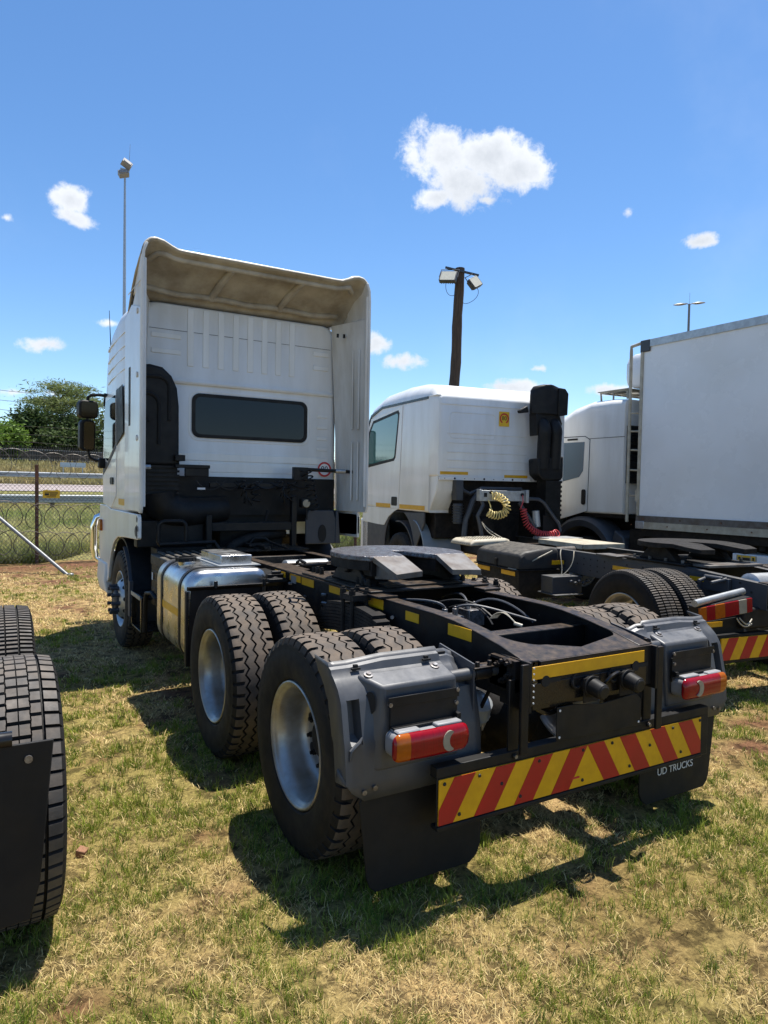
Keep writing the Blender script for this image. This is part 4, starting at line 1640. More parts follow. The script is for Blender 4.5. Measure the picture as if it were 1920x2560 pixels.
def mudguard(s):
    """grey moulded mudguard; s=-1 left, +1 right"""
    X_ = Matrix.Scale(-1, 4, (1, 0, 0)) if s > 0 else Matrix.Identity(4)
    # section over the tyre: rows follow the tyre curve, columns run across the truck
    xs_ = [-1.262, -1.250, -1.228, -1.222, -1.175, -1.166, -1.0, -.85, -.71, -.70, -.66, -.60, -.565]
    sec = [(-.462, 1.026), (-.474, 1.006), (-.492, .998), (-.503, .980), (-.525, .965), (-.562, .93), (-.585, .893), (-.592, .877), (-.622, .74), (-.630, .715), (-.642, .56), (-.644, .488)]
    rows = []
    for k, (y, z) in enumerate(sec):
        r_ = []
        for x in xs_:
            yy, zz = y, z
            ix = xs_.index(x)
            if k < 3 and ix >= 6 and x < -.70:
                zz += .014
            if ix == 0:
                yy += .105-.05*max(0, k-6)/5
                zz += .012*(k < 2)
            if k in (7, 8) and 3 <= ix <= 4:
                yy += .055
                if ix == 4:
                    xo = .012
            if x > -.62 and k < 7:
                yy, zz = yy+.02, zz-.025
            if x > -.59 and k < 4:
                zz -= .045
            if k == 11:
                zz += {0: .13, 1: .085, 2: .05, 3: .04, 4: .006}.get(ix, 0)
            r_.append((x, yy, zz))
        rows.append(r_)
    g = G().grid(rows, X=X_)
    mg = g.build('mudguard', 'mudguard', trk, solid=.007, smooth=28)
    # box with the lamp carrier
    g = G()
    A = [(-1.150, -.522, .980), (-.70, -.522, .980), (-.70, -.632, .943), (-1.078, -.632, .941)]
    B = [(-1.165, -.62, .60), (-.70, -.62, .60), (-.70, -.655, .60), (-1.10, -.655, .60)]
    Mx = [(-1.158, -.55, .80), (-.70, -.55, .80), (-.70, -.642, .80), (-1.085, -.642, .80)]
    g.loft([A, Mx, B], X=X_)
    bx = g.build('lamp_box', 'mudguard', mg, bevel=.014, smooth=50, seg=3)
    # hollow side pocket: raised rim on the outer face
    g = G()
    pts = [(-1.170, -.628, .745), (-1.185, -.634, .727), (-1.21, -.638, .712), (-1.226, -.640, .70), (-1.232, -.642, .66)]
    g.tube([X_ @ Vector(p) for p in pts], [.004, .009, .010, .010, .003], n=8)
    g.build('pocket_rim', 'mudguard', mg)
    # slots, washers, bolts
    g = G()
    for x in (-1.14, -.78):
        g.box(x-.022, x+.018, -.5165, -.503, .9925, 1.001, X=X_)
        g.box(x-.009, x+.009, -.5095, -.494, 1.001, 1.013, X=X_)
    g.box(-.72, -.66, -.4845, -.47, 1.008, 1.0165, X=X_)
    g.prism([(-.5, .82), (-.47, .85), (-.5, .88)], -.3, -.29, axis='X', X=X_) if False else None
    g.cyl((-1.1235, -.618, .845), (-1.1085, -.626, .845), .001, n=4, X=X_)
    for k, dz in ((0, .025), (1, -.025)):
        pass
    g.prism([(-.640+.021*math.cos(t), .548+.042*math.sin(t)) for t in np.linspace(0, 2*PI, 12)[:-1]], -1.2, -1.199, axis='X', X=X_) if False else None
    g.build('slot', 'hole', mg)
    g = G()
    for x, y, z in ((-1.10, -.545, .9735), (-.76, -.545, .9735)):
        n_ = Matrix.Translation((x, y, z)) @ Matrix.Rotation(.33, 4, 'X')
        g.lathe([(0, .021), (.004, .021), (.005, .012), (.012, .011), (.012, .001)], 14, axis='Z', X=X_ @ n_)
    for x, z in ((-1.17, .525), (-1.12, .535)):
        g.cyl((x, -.651, z), (x, -.656, z), .011, n=10, X=X_)
    g.build('washer', 'bolt', mg)
    # oval hand hole in the corner of the box
    g = G()
    C0, u_, v_, nrm = Vector((-1.115, -.5965, .872)), Vector((.036, -.060, 0)).normalized(), Vector((.0, .0, 1)), None
    nrm = u_.cross(v_)
    ring = [C0+u_*.026*math.cos(t)+v_*.048*math.sin(t)+Vector((-.006, -.004, 0)) for t in np.linspace(0, 2*PI, 19)[:-1]]
    g.add([X_ @ p for p in ring], [tuple(range(18))])
    g.build('hand_hole', 'hole', mg, smooth=0)
    # plate, slot and light bar on the rear face of the box
    g = G()
    g.box(-1.075, -.715, -.6725, -.6685, .865, .905, X=X_)
    g.box(-1.06, -.72, -.695, -.655, .775, .783, X=X_)
    g.box(-.74, -.72, -.695, -.66, .783, .80, X=X_)
    g.box(-1.06, -.72, -.666, -.655, .74, .87, X=X_)
    g.build('number_bracket', 'black', mg, bevel=.002)
    g = G()
    for x, z in ((-1.065, .875), (-.725, .895), (-.73, .76), (-.73, .84)):
        g.cyl((x, -.6655, z), (x, -.677, z), .009, n=8, X=X_)
    g.build('screw', 'bolt', mg)
    # tail lamp
    W0, W1 = -1.09, -.715
    g = G()
    g.prism(rrect(W0+.01, W1-.01, .665, .768, .03), -.735, -.655, axis='Y', X=X_)
    g.box(-1.06, -.95, -.73, -.66, .766, .779, X=X_)
    g.box(-.87, -.74, -.73, -.66, .766, .782, X=X_)
    tl = g.build('tail_lamp', 'lampgrey', trk, bevel=.008)

    def seg(name, x0, x1, m, y0=-.7455, zz=(.66, .772)):
        loops = []
        for t in [.5-.5*math.cos(PI*i/22) for i in range(23)]:
            x = x0+(x1-x0)*t
            e = min(x-W0, W1-x)
            ins = .032-math.sqrt(max(0, .032**2-max(0, .032-e)**2)) if e < .032 else 0
            dome = .012*(1-((x-(W0+W1)/2)/((W1-W0)/2))**2)
            zb, zt = zz[0]+ins*.9, zz[1]-ins*.9
            yb = y0-dome*.6+ins*.3
            loops.append([(x, -.733, zb), (x, yb+.005, zb+.001), (x, yb-.006, zb+.016), (x, yb-.009, (zb+zt)/2), (x, yb-.006, zt-.016), (x, yb+.005, zt-.001), (x, -.733, zt)])
        return G().loft(loops, X=X_).build(name, m, tl, smooth=50)
    seg('red_lens', W0, W0+.0105, 'lens_red')
    seg('amber_lens', W0+.011, W0+.074, 'lens_amber')
    seg('red_lens', W0+.0745, W1, 'lens_red')
    if s < 0 or True:
        g = G()
        cx, cz = W0+.265, .716
        o_ = [(cx+.036*math.cos(R(a)), cz+.043*math.sin(R(a))) for a in np.linspace(60, 300, 22)]
        i_ = [(cx+.031+.034*math.cos(R(a)), cz+.036*math.sin(R(a))) for a in np.linspace(242, 118, 18)]
        g.prism(o_+i_, -.7635, -.752, axis='Y', X=X_)
        g.build('reverse_lens', 'lens_clear', tl)
    # rubber flap below
    g = G()
    pf = [(-1.175, .47), (-1.135, .14), (-1.12, .10), (-1.09, .074), (-.60, .072), (-.56, .10), (-.54, .15), (-.54, .50), (-.56, .62), (-.66, .62), (-1.1, .56)]
    rows = []
    g.prism(pf, -.622, -.612, axis='Y', X=X_)
    fl = g.build('mud_flap', 'flap', trk, bevel=.003)
    # stay tube from the rail to the guard with its clamp
    g = G()
    g.cyl((-.42, -.60, .935), (-.71, -.58, .925), .027, n=14, X=X_)
    st_ = g.build('guard_stay', 'frame_grey', trk)
    g = G()
    g.cyl((-.49, -.594, .933), (-.58, -.589, .93), .035, n=14, X=X_)
    g.box(-.60, -.47, -.63, -.555, .955, .962, X=X_)
    for x in (-.57, -.50):
        g.cyl((x, -.61, .95), (x, -.61, .985), .012, n=6, X=X_)
    g.box(-.455, -.43, -.68, -.54, .86, .99, X=X_)
    g.build('clamp', 'frame', st_, bevel=.003)
    # inner splash panel
    G().prism([(-.62, .98), (-.35, 1.02), (-.30, .80), (-.62, .55)], -.60, -.592, axis='X', X=X_).build('splash_panel', 'grey_plastic', mg)
    return fl


fl_l = mudguard(-1)
fl_r = mudguard(1)
tx = place(text_mesh('UD TRUCKS', .056), 'lettering', fl_r)
tx.data.materials.append(M['print_white'])
tx.location = (.83, -.6255, .235)
tx.rotation_euler = (PI/2, 0, 0)

# ---- rear bumper bar with chevron board
g = G()
g.box(-.875, .935, -.742, -.690, .552, .600)
g.box(-.875, .935, -.742, -.735, .335, .560)
g.box(-.875, .875, -.752, -.70, .333, .352)
bar = g.build('bumper_bar', 'black', trk, bevel=.003)
ch = G().box(-.867, .867, -.7475, -.7425, .3565, .5505).build('chevron_board', 'yellow', trk)


def clip_poly(poly, x0, x1):
    def cl(P, f, val, keep):
        out = []
        for i in range(len(P)):
            a, b = P[i-1], P[i]
            ia, ib = keep(a[0]), keep(b[0])
            if ia != ib:
                t = (val-a[0])/(b[0]-a[0])
                out.append((val, a[1]+t*(b[1]-a[1])))
            if ib:
                out.append(b)
        return out
    P = cl(poly, 0, x0, lambda v: v >= x0)
    return cl(P, 0, x1, lambda v: v <= x1)


sw_ = .1125
for k in range(4):
    a, b = sw_*2*k, sw_*(2*k+1)
    for s in (-1, 1):
        poly = [(s*a, .550), (s*b, .550), (s*(b+.118), .357), (s*(a+.118), .357)]
        poly = clip_poly(poly, -.867, .867)
        if len(poly) >= 3:
            G().prism(poly, -.7492, -.7476, axis='Y').build('stripe', 'red', ch, smooth=0)
g = G()
for x, z in ((-.84, .53), (-.76, .385), (-.655, .53), (-.53, .47), (-.42, .39), (-.31, .53), (-.03, .53), (-.03, .385), (.17, .53), (.30, .39), (.45, .47), (.63, .53), (.70, .39), (.855, .535)):
    g.cyl((x, -.7492, z), (x, -.7535, z), .0085, .006, n=10)
g.build('rivet', 'print_black', ch)
tx = place(text_mesh('SABS', .02), 'lettering', ch) if False else G().box(-.10, -.05, -.7495, -.7478, .40, .409).build('maker_mark', 'print_red', ch)
g = G()
for x in (-.455, .44):
    g.box(x-.03, x+.03, -.735, -.722, .56, .92)
    g.cyl((x, -.742, .577), (x, -.752, .577), .014, n=12)
br = g.build('bumper_bracket', 'frame', trk, bevel=.003)
g = G()
for x in (-.455, .44):
    g.cyl((x, -.7525, .577), (x, -.757, .577), .009, n=10)
g.build('bolt', 'bolt', br)
# number plate carrier and the two connector sockets
G().prism([(-.232, .615), (.345, .60), (.34, .735), (.30, .765), (.06, .75), (-.12, .772), (-.232, .772)], -.775, -.769, axis='Y').build('number_plate_carrier', 'black', trk, bevel=.002)
g = G()
for x, z in ((-.215, .755), (-.215, .63), (.325, .62)):
    g.cyl((x, -.775, z), (x, -.777, z), .006, n=8)
g.build('rivet', 'print_white', trk)
for x, z in ((-.045, .855), (.20, .855)):
    g = G()
    g.cyl((x, -.745, z+.0), (x, -.80, z), .043, n=20)
    g.cyl((x, -.80, z), (x, -.812, z), .050, n=20)
    g.cyl((x, -.812, z), (x, -.878, z-.012), .041, .037, n=20)
    g.cyl((x, -.878, z-.012), (x, -.885, z-.013), .034, .028, n=20)
    so = g.build('connector_socket', 'black', trk, bevel=.003)
    g = G().box(x-.05, x+.05, -.803, -.799, z-.075, z+.04).tube(bezier((x-.04, -.77, z), (x-.12, -.80, z-.03), (x-.13, -.78, z+.06), (x-.05, -.76, z+.06), 10), .008, n=6)
    g.build('bracket', 'grime', so)
g = G().tube(bezier((.05, -.79, .84), (.06, -.82, .9), (.12, -.82, .91), (.16, -.79, .89), 12), .009, n=6).tube(bezier((-.33, -.70, .79), (-.28, -.74, .73), (-.2, -.72, .7), (-.1, -.7, .78), 12), .012, n=6).tube(bezier((-.28, -.66, .78), (-.2, -.74, .84), (-.1, -.7, .80), (.05, -.7, .80), 12), .010, n=6)
g.build('socket_cable', 'black_gloss', trk)
# ================================================================ cab of the white tractor


def cab_loop(y, xh, z0, z1, rt, rb=.05):
    q = rrect(-xh, xh, z0, z1, 1e-4, 1)
    pts = []
    for cx, cz, a, r in ((xh-rb, z0+rb, -90, rb), (xh-rt, z1-rt, 0, rt), (-xh+rt, z1-rt, 90, rt), (-xh+rb, z0+rb, 180, rb)):
        for i in range(7):
            t = R(a+90*i/6)
            pts.append((cx+r*math.cos(t), y, cz+r*math.sin(t)))
    return pts


st = [(4.25, 1.03, 3.60, .16), (4.262, 1.075, 3.618, .17), (4.30, 1.115, 3.63, .18), (4.37, 1.15, 3.645, .19), (4.50, 1.185, 3.66, .2), (4.9, 1.205, 3.67, .22),
      (5.3, 1.208, 3.60, .24), (5.55, 1.20, 3.50, .25), (5.72, 1.19, 3.36, .25), (5.80, 1.185, 3.16, .22), (5.88, 1.18, 2.93, .2), (6.02, 1.16, 2.4, .2), (6.12, 1.12, 1.95, .18), (6.16, 1.05, 1.80, .12)]
g = G().loft([cab_loop(y, xh, 1.46 if y < 6.1 else 1.5, z1, rt) for y, xh, z1, rt in st])
cab = g.build('cab_shell', 'white', trk, smooth=42)
# raised ribs, ledge and swages of the rear wall
g = G()
for i in range(8):
    x = -.60+.163*i
    top_ = 3.60
    g.box(x-.033, x+.033, 4.2425, 4.256, 3.0, top_)
for s in (-1, 1):
    for z in (3.13, 3.29):
        if s < 0:
            g.box(-1.00, -.70, 4.2425, 4.256, z-.026, z+.026)
        else:
            g.box(.80, 1.0, 4.240, 4.256, z-.026, z+.026)
for z in (2.32, 2.45, 2.58, 2.20):
    g.box(.86, 1.0, 4.243, 4.256, z-.02, z+.02)
g.box(-1.0, 1.02, 4.244, 4.256, 2.02, 2.10)
g.box(-.5, .62, 4.246, 4.256, 1.90, 2.0)
g.build('wall_rib', 'white', cab, bevel=.009, seg=3)
g = G()
L = []
for x, y in ((-1.105, 4.30), (-1.06, 4.245), (-1.0, 4.228), (1.0, 4.228), (1.06, 4.245), (1.105, 4.30)):
    L.append([(x, y, 2.812), (x, y-.008, 2.832), (x, y+.003, 2.86), (x*.99, y+.05, 2.862), (x*.99, y+.05, 2.812)])
g.loft(L)
g.build('seam_ledge', 'white', cab)
G().box(-1.02, 1.02, 4.246, 4.252, 3.352, 3.356).build('roof_seam', 'grey_plastic', cab)
# rear window
g = G()
o_ = rrect(-.582, .735, 2.262, 2.728, .085, 7)
i_ = rrect(-.545, .698, 2.298, 2.692, .06, 7)
n = len(o_)
vs = [(x, 4.246, z) for x, z in o_]+[(x, 4.236, z) for x, z in o_]+[(x, 4.236, z) for x, z in i_]+[(x, 4.246, z) for x, z in i_]
fs = []
for k in range(3):
    fs += [(k*n+i, k*n+(i+1) % n, (k+1)*n+(i+1) % n, (k+1)*n+i) for i in range(n)]
g.add(vs, fs)
rw = g.build('rear_window', 'black', trk)
G().prism(i_, 4.2405, 4.247, axis='Y').build('glass', 'glass', rw)
g = G()
o2 = rrect(-.62, .772, 2.225, 2.765, .11, 7)
n = len(o2)
vs = [(x, 4.250, z) for x, z in o2]+[(x, 4.243, z) for x, z in rrect(-.606, .758, 2.24, 2.75, .10, 7)]+[(x, 4.249, z) for x, z in rrect(-.59, .742, 2.255, 2.735, .09, 7)]
fs = []
for k in range(2):
    fs += [(k*n+i, k*n+(i+1) % n, (k+1)*n+(i+1) % n, (k+1)*n+i) for i in range(n)]
g.add(vs, fs).build('window_swage', 'white', cab, smooth=60)
# eighty sticker
stk = G().cyl((.962, 4.2435, 1.968), (.962, 4.2405, 1.968), .088, n=32).build('speed_sticker', 'sign_white', trk)
g = G().lathe([(-.001, .087), (-.003, .087), (-.003, .066), (-.001, .066)], 36, c=(.962, 4.2405, 1.968), axis='Y')
g.build('red_ring', 'print_red', stk)
tx = place(text_mesh('80', .095, .0006), 'lettering', stk)
tx.data.materials.append(M['print_black'])
tx.location = (.962, 4.2388, 1.968)
tx.rotation_euler = (PI/2, 0, 0)

# ---- roof deflector


def dsurf(u, t):
    """u -1..1 across, t 0 front lower edge .. 1 trailing edge"""
    au = abs(u)
    x = 1.205*u
    cy = [4.30, 4.16, 3.98, 3.80, 3.655]
    cz = [3.64, 3.79, 3.90, 3.985, 4.055]
    tt = [0, .25, .5, .75, 1]
    y = float(np.interp(t, tt, cy))
    z = float(np.interp(t, tt, cz))
    e = min(1, max(0, (au-.70)/.18))
    z -= (1-e*e*(3-2*e))*.075*t
    # rounded outer corners down into the side fins
    c = max(0, (au-.90)/.10)
    z -= .16*(1-math.sqrt(max(0, 1-c*c)))*(.6+.4*t)
    if t < .5:
        z += -.05*(1-t*2)*(au > .95)
    return Vector((x, y, z))


us = sorted(set([-1+2*i/36 for i in range(37)]+[-.995, -.985, -.97, -.93, .93, .97, .985, .995]))
rows = [[tuple(dsurf(u, t)) for u in us] for t in np.linspace(0, 1, 15)]
df = G().grid(rows).build('roof_deflector', 'fairing', trk, solid=.02, smooth=50)
# white outer skin of the deflector
rows = [[tuple(dsurf(u, t)+Vector((0, .012*(1 if t == 1 else 1), .016))) for u in us] for t in np.linspace(0, .992, 15)]
rows = [[(x*1.002, y+(.04+.40*max(0, 1-(x/1.12)**6))*(1-i/14)**1.5, z-.03*(1-i/14)) for (x, y, z) in r] for i, r in enumerate(rows)]
G().grid(rows).build('outer_skin', 'white', df, solid=.006, smooth=50)
# stiffening beads moulded into the underside
g = G()


def ribbon(pts, w):
    P = [dsurf(u, t)+Vector((0, -.012, -.018)) for u, t in pts]
    g.tube(P, w, n=8)


for pts in ([(u, .80-.10*max(0, (abs(u)-.78)/.1)**2) for u in np.linspace(-.92, .9, 30)],
            [(u, .16+.10*abs(math.sin(u*5.2))*.25) for u in np.linspace(-.9, .88, 40)]):
    ribbon(pts, .030)
for u0 in (-.33, .30):
    ribbon([(u0+.12*(t-.2), t) for t in np.linspace(.16, .80, 8)], .036)
g.build('stiffening_bead', 'fairing', df, smooth=60)
# ---- side fins


def fin(s):
    zs = [1.487, 1.50, 1.54, 1.8, 2.2, 2.6, 3.0, 3.4, 3.62, 3.64, 3.66, 3.8, 3.92, 4.0]
    ts = [0, .2, .5, .8, .92, 1.0]
    rows = []
    for z in zs:
        r_ = []
        for t in ts:
            xf_ = 1.13-.10*np.clip((z-1.85)/1.75, 0, 1) if z < 3.63 else 1.175
            x = np.interp(t, [0, .45, .92, 1], [xf_, xf_*.42+1.185*.58, 1.205, 1.20])
            y = 4.235-.60*t
            if z > 3.66:
                y = y if t > .5 else y - .0
                y = max(y, 4.30-(z-3.62)*1.3) if False else min(4.235-.60*t, 4.28-(z-3.66)*1.4*(1-t))
            if z < 1.53:
                y += (1.53-z)*.6*(t > .9)
            if z > 3.9:
                x -= (z-3.9)*.35
            r_.append((s*x, y, z))
        rows.append(r_)
    f = G().grid(rows).build('side_fin', 'white_dirty', trk, solid=.024, smooth=50, bevel=.004)
    g = G()
    for z in (1.9, 2.5, 3.1):
        g.box(s*1.165-.006, s*1.165+.006, 3.95, 4.15, z-.03, z+.25) if s > 0 else None
        g.cyl((s*1.212, 3.82, z+.3), (s*1.222, 3.82, z+.3), .028, n=12)
    # turned-in flange along the trailing edge, pressed ribs inside
    for yy in (3.80, 3.90):
        xx = np.interp(4.235-yy, [0, .27, .552, .60], [1.06, 1.132, 1.205, 1.20])-.016
        g.loft([[(s*xx, yy-.022, z), (s*(xx-.010), yy-.010, z), (s*(xx-.010), yy+.010, z), (s*xx, yy+.022, z)] for z in (1.62, 2.28)])
        g.loft([[(s*xx, yy-.022, z), (s*(xx-.010), yy-.010, z), (s*(xx-.010), yy+.010, z), (s*xx, yy+.022, z)] for z in (2.42, 3.30)])
    g.prism([(s*1.203, 3.645), (s*1.165, 3.66), (s*1.165, 3.675), (s*1.203, 3.665)], 1.55, 3.86, axis='Z')
    g.box(s*1.217-.003, s*1.217+.003, 3.66, 4.28, 3.648, 3.653)
    g.build('flange', 'white_dirty', f)
    return f


fin(-1)
fin(1)
for s in (-1, 1):     # outer skins of the fins and cheeks closing the deflector down to the roof
    G().prism([(3.66, 1.50), (4.46, 1.50), (4.46, 3.44), (4.12, 3.52), (3.66, 3.40)], s*1.2125, s*1.204, axis='X').build('fin_outer_skin', 'white', trk, bevel=.003)
    G().prism([(3.66, 3.95), (3.80, 3.93), (3.88, 3.70), (4.12, 3.53), (4.40, 3.50), (4.40, 3.36), (3.66, 3.36)], s*1.200, s*1.182, axis='X').build('deflector_cheek', 'white_dirty', trk, bevel=.004)
g = G()
for x in (.98, 1.06, 1.13):
    g.cyl((x, 3.98, 3.49+.05*(x-1)), (x, 3.98, 3.45+.05*(x-1)), .014, n=8)
g.build('fin_bolt', 'black', trk)

# ---- intake stack at the left rear corner
g = G()
prof = [(-1.165, 1.95), (-1.165, 2.93), (-1.05, 2.95), (-.93, 2.93), (-.84, 2.85), (-.785, 2.73), (-.765, 2.55), (-.762, 2.05), (-.75, 1.95)]
g.prism(prof, 4.02, 4.235, axis='Y')
duct = g.build('intake_duct', 'black', trk, bevel=.03, seg=3, smooth=50)
g = G()
for (x0, xt, zb, zt) in ((-1.16, -.865, 2.40, 2.83), (-1.16, -.965, 2.16, 2.66), (-1.16, -1.07, 2.42, 2.49)):
    r_ = .11
    pts = [Vector((x0, 4.018, zt))]
    for a in np.linspace(90, 0, 8):
        pts.append(Vector((xt-r_+r_*math.cos(R(a)), 4.018, zt-r_+r_*math.sin(R(a)))))
    pts.append(Vector((xt, 4.018, zb)))
    g.tube(pts, .02, n=8)
g.build('groove', 'hole', duct)
g = G()
for k in range(13):     # concertina section
    z = 1.95-.022*k
    ins = 0 if k % 2 == 0 else .018
    g.box(-1.13+ins, -.765-ins, 4.0+ins, 4.22, z-.022, z)
bl = g.build('intake_bellows', 'black', trk)
g = G()
P = bezier((-.95, 4.1, 1.68), (-.94, 4.1, 1.42), (-.6, 4.1, 1.48), (-.25, 4.15, 1.52), 14)
g.tube(P, [.19-.004*i for i in range(15)], n=18)
g.build('air_cleaner_pipe', 'black', trk)
G().box(-1.218, -1.2127, 4.165, 4.235, 2.34, 2.92).build('intake_grille', 'black', trk, bevel=.004)

# ---- dark machinery under and behind the cab
g = G()
g.box(-1.08, 1.08, 4.215, 4.262, 1.44, 1.853)
g.box(-1.15, 1.15, 4.27, 6.0, 1.36, 1.47)
g.build('cab_floor', 'black', trk)
g = G()
g.box(-.42, .42, 4.4, 5.9, .95, 1.4)
g.box(-.30, .34, 4.15, 4.5, 1.1, 1.36)
g.cyl((.28, 4.1, 1.17), (.28, 4.5, 1.17), .12, n=16)
g.tube(bezier((-.25, 4.0, 1.08), (-.15, 3.98, 1.2), (.2, 4.0, 1.25), (.4, 4.1, 1.25), 12), .06, n=12)
g.tube([(.13, 4.0, 1.28), (.2, 4.05, 1.5)], .02, n=6)
g.build('engine', 'grime', trk, bevel=.015)
G().box(-.44, .50, 3.96, 4.02, 1.285, 1.375).build('cab_cross_beam', 'frame', trk, bevel=.006)
G().box(.44, .50, 3.95, 4.02, 1.1, 1.65).box(-.50, -.44, 3.95, 4.02, 1.1, 1.45).build('cab_mount', 'frame', trk, bevel=.006)
# hose rail with cable coils
g = G()
g.box(-.82, -.47, 3.94, 3.99, 1.93, 1.965)
g.box(-.72, -.48, 3.95, 3.99, 1.85, 1.93)
g.box(.45, .62, 3.93, 3.99, 1.83, 1.975)
g.tube([(.55, 3.96, 1.955), (1.16, 3.92, 1.94)], .021, n=8)
g.box(-.46, .45, 3.98, 4.02, 1.74, 1.79)
g.box(-.82, -.72, 3.95, 4.2, 2.0, 2.06)
hr = g.build('hose_rail', 'frame', trk, bevel=.004)
G().cyl((.95, 3.935, 1.945), (1.07, 3.928, 1.943), .026, n=10).build('pipe_clip', 'zinc', hr)
G().tube([(-1.16, 4.0, 1.93), (-1.05, 3.99, 1.93)], .025, n=8).build('pipe_end', 'zinc', hr)
g = G()
g.tube(helix([(.58, 3.90, 1.95), (.62, 3.88, 1.80), (.66, 3.9, 1.62), (.70, 3.92, 1.52)], .05, 8), .0085, n=5)
g.tube(helix([(-.15, 3.95, 1.83), (-.10, 3.90, 1.60), (.02, 3.9, 1.60), (.0, 3.95, 1.8)], .045, 8), .008, n=5)
g.tube(helix([(.28, 3.95, 1.83), (.32, 3.90, 1.62), (.42, 3.9, 1.63), (.44, 3.95, 1.8)], .045, 7), .008, n=5)
for k in range(6):
    x0 = -.6+.2*k
    g.tube(bezier((x0, 3.99, 1.8), (x0+.1, 3.95, 1.66+.02*k), (x0+.2, 3.96, 1.70), (x0+.32, 4.0, 1.82), 10), .010, n=5)
g.build('coiled_cable', 'black', trk)
G().box(-.60, -.52, 3.938, 3.95, 1.715, 1.735).build('label', 'print_white', trk)
# work lamp
wl_ = G().box(.535, .64, 3.90, 3.99, 1.53, 1.63).build('work_lamp', 'black', trk, bevel=.012)
G().cyl((.5875, 3.90, 1.58), (.5875, 3.893, 1.58), .043, n=20).build('lens', 'lens_clear', wl_)
G().cyl((.6, 3.93, 1.53), (.61, 3.93, 1.40), .010, n=6).build('stem', 'black', wl_)
# right hand wheel arch panel with its round opening, and lower white corner
g = G()
o_ = [(.63, 1.12), (.63, 1.40), (.66, 1.50), (.97, 1.50), (1.0, 1.40), (1.0, 1.12)]
g.prism(o_, 4.0, 4.03, axis='Y')
g.prism([(.99, 1.12), (1.0, 1.5), (1.03, 1.5), (1.06, 1.12)], 3.99, 4.3, axis='Y')
rp = g.build('arch_liner', 'grey_plastic', trk, bevel=.01)
G().prism([(.83+.05*math.cos(t), 1.24+.10*math.sin(t)) for t in np.linspace(0, 2*PI, 20)[:-1]], 3.992, 3.999, axis='Y').build('opening', 'hole', rp)
G().box(1.17, 1.20, 3.80, 4.3, 1.20, 1.49).build('lower_corner_panel', 'white_dirty', trk, bevel=.004)
# grab hoop at the left
g = G().tube([(-1.0, 3.86, 1.20), (-1.0, 3.86, 1.34)]+[(-1.0+.06*(1-math.cos(R(a))), 3.86, 1.34+.06*math.sin(R(a))) for a in (30, 60, 90)]+[(-.79, 3.86, 1.40)]+[(-.79+.06*math.sin(R(a)), 3.86, 1.34+.06*math.cos(R(a))) for a in (30, 60, 90)]+[(-.73, 3.86, 1.20)], .021, n=10)
g.tube([(-1.0, 3.86, 1.20), (-.99, 3.86, 1.17), (-.44, 3.86, 1.185), (-.40, 3.8, 1.10)], .021, n=10)
g.build('grab_hoop', 'frame', trk)
G().box(-1.0, -.5, 3.92, 4.2, .80, 1.13).box(-1.165, -.5, 4.05, 4.2, 1.13, 1.40).build('cab_under_tray', 'black', trk, bevel=.01)

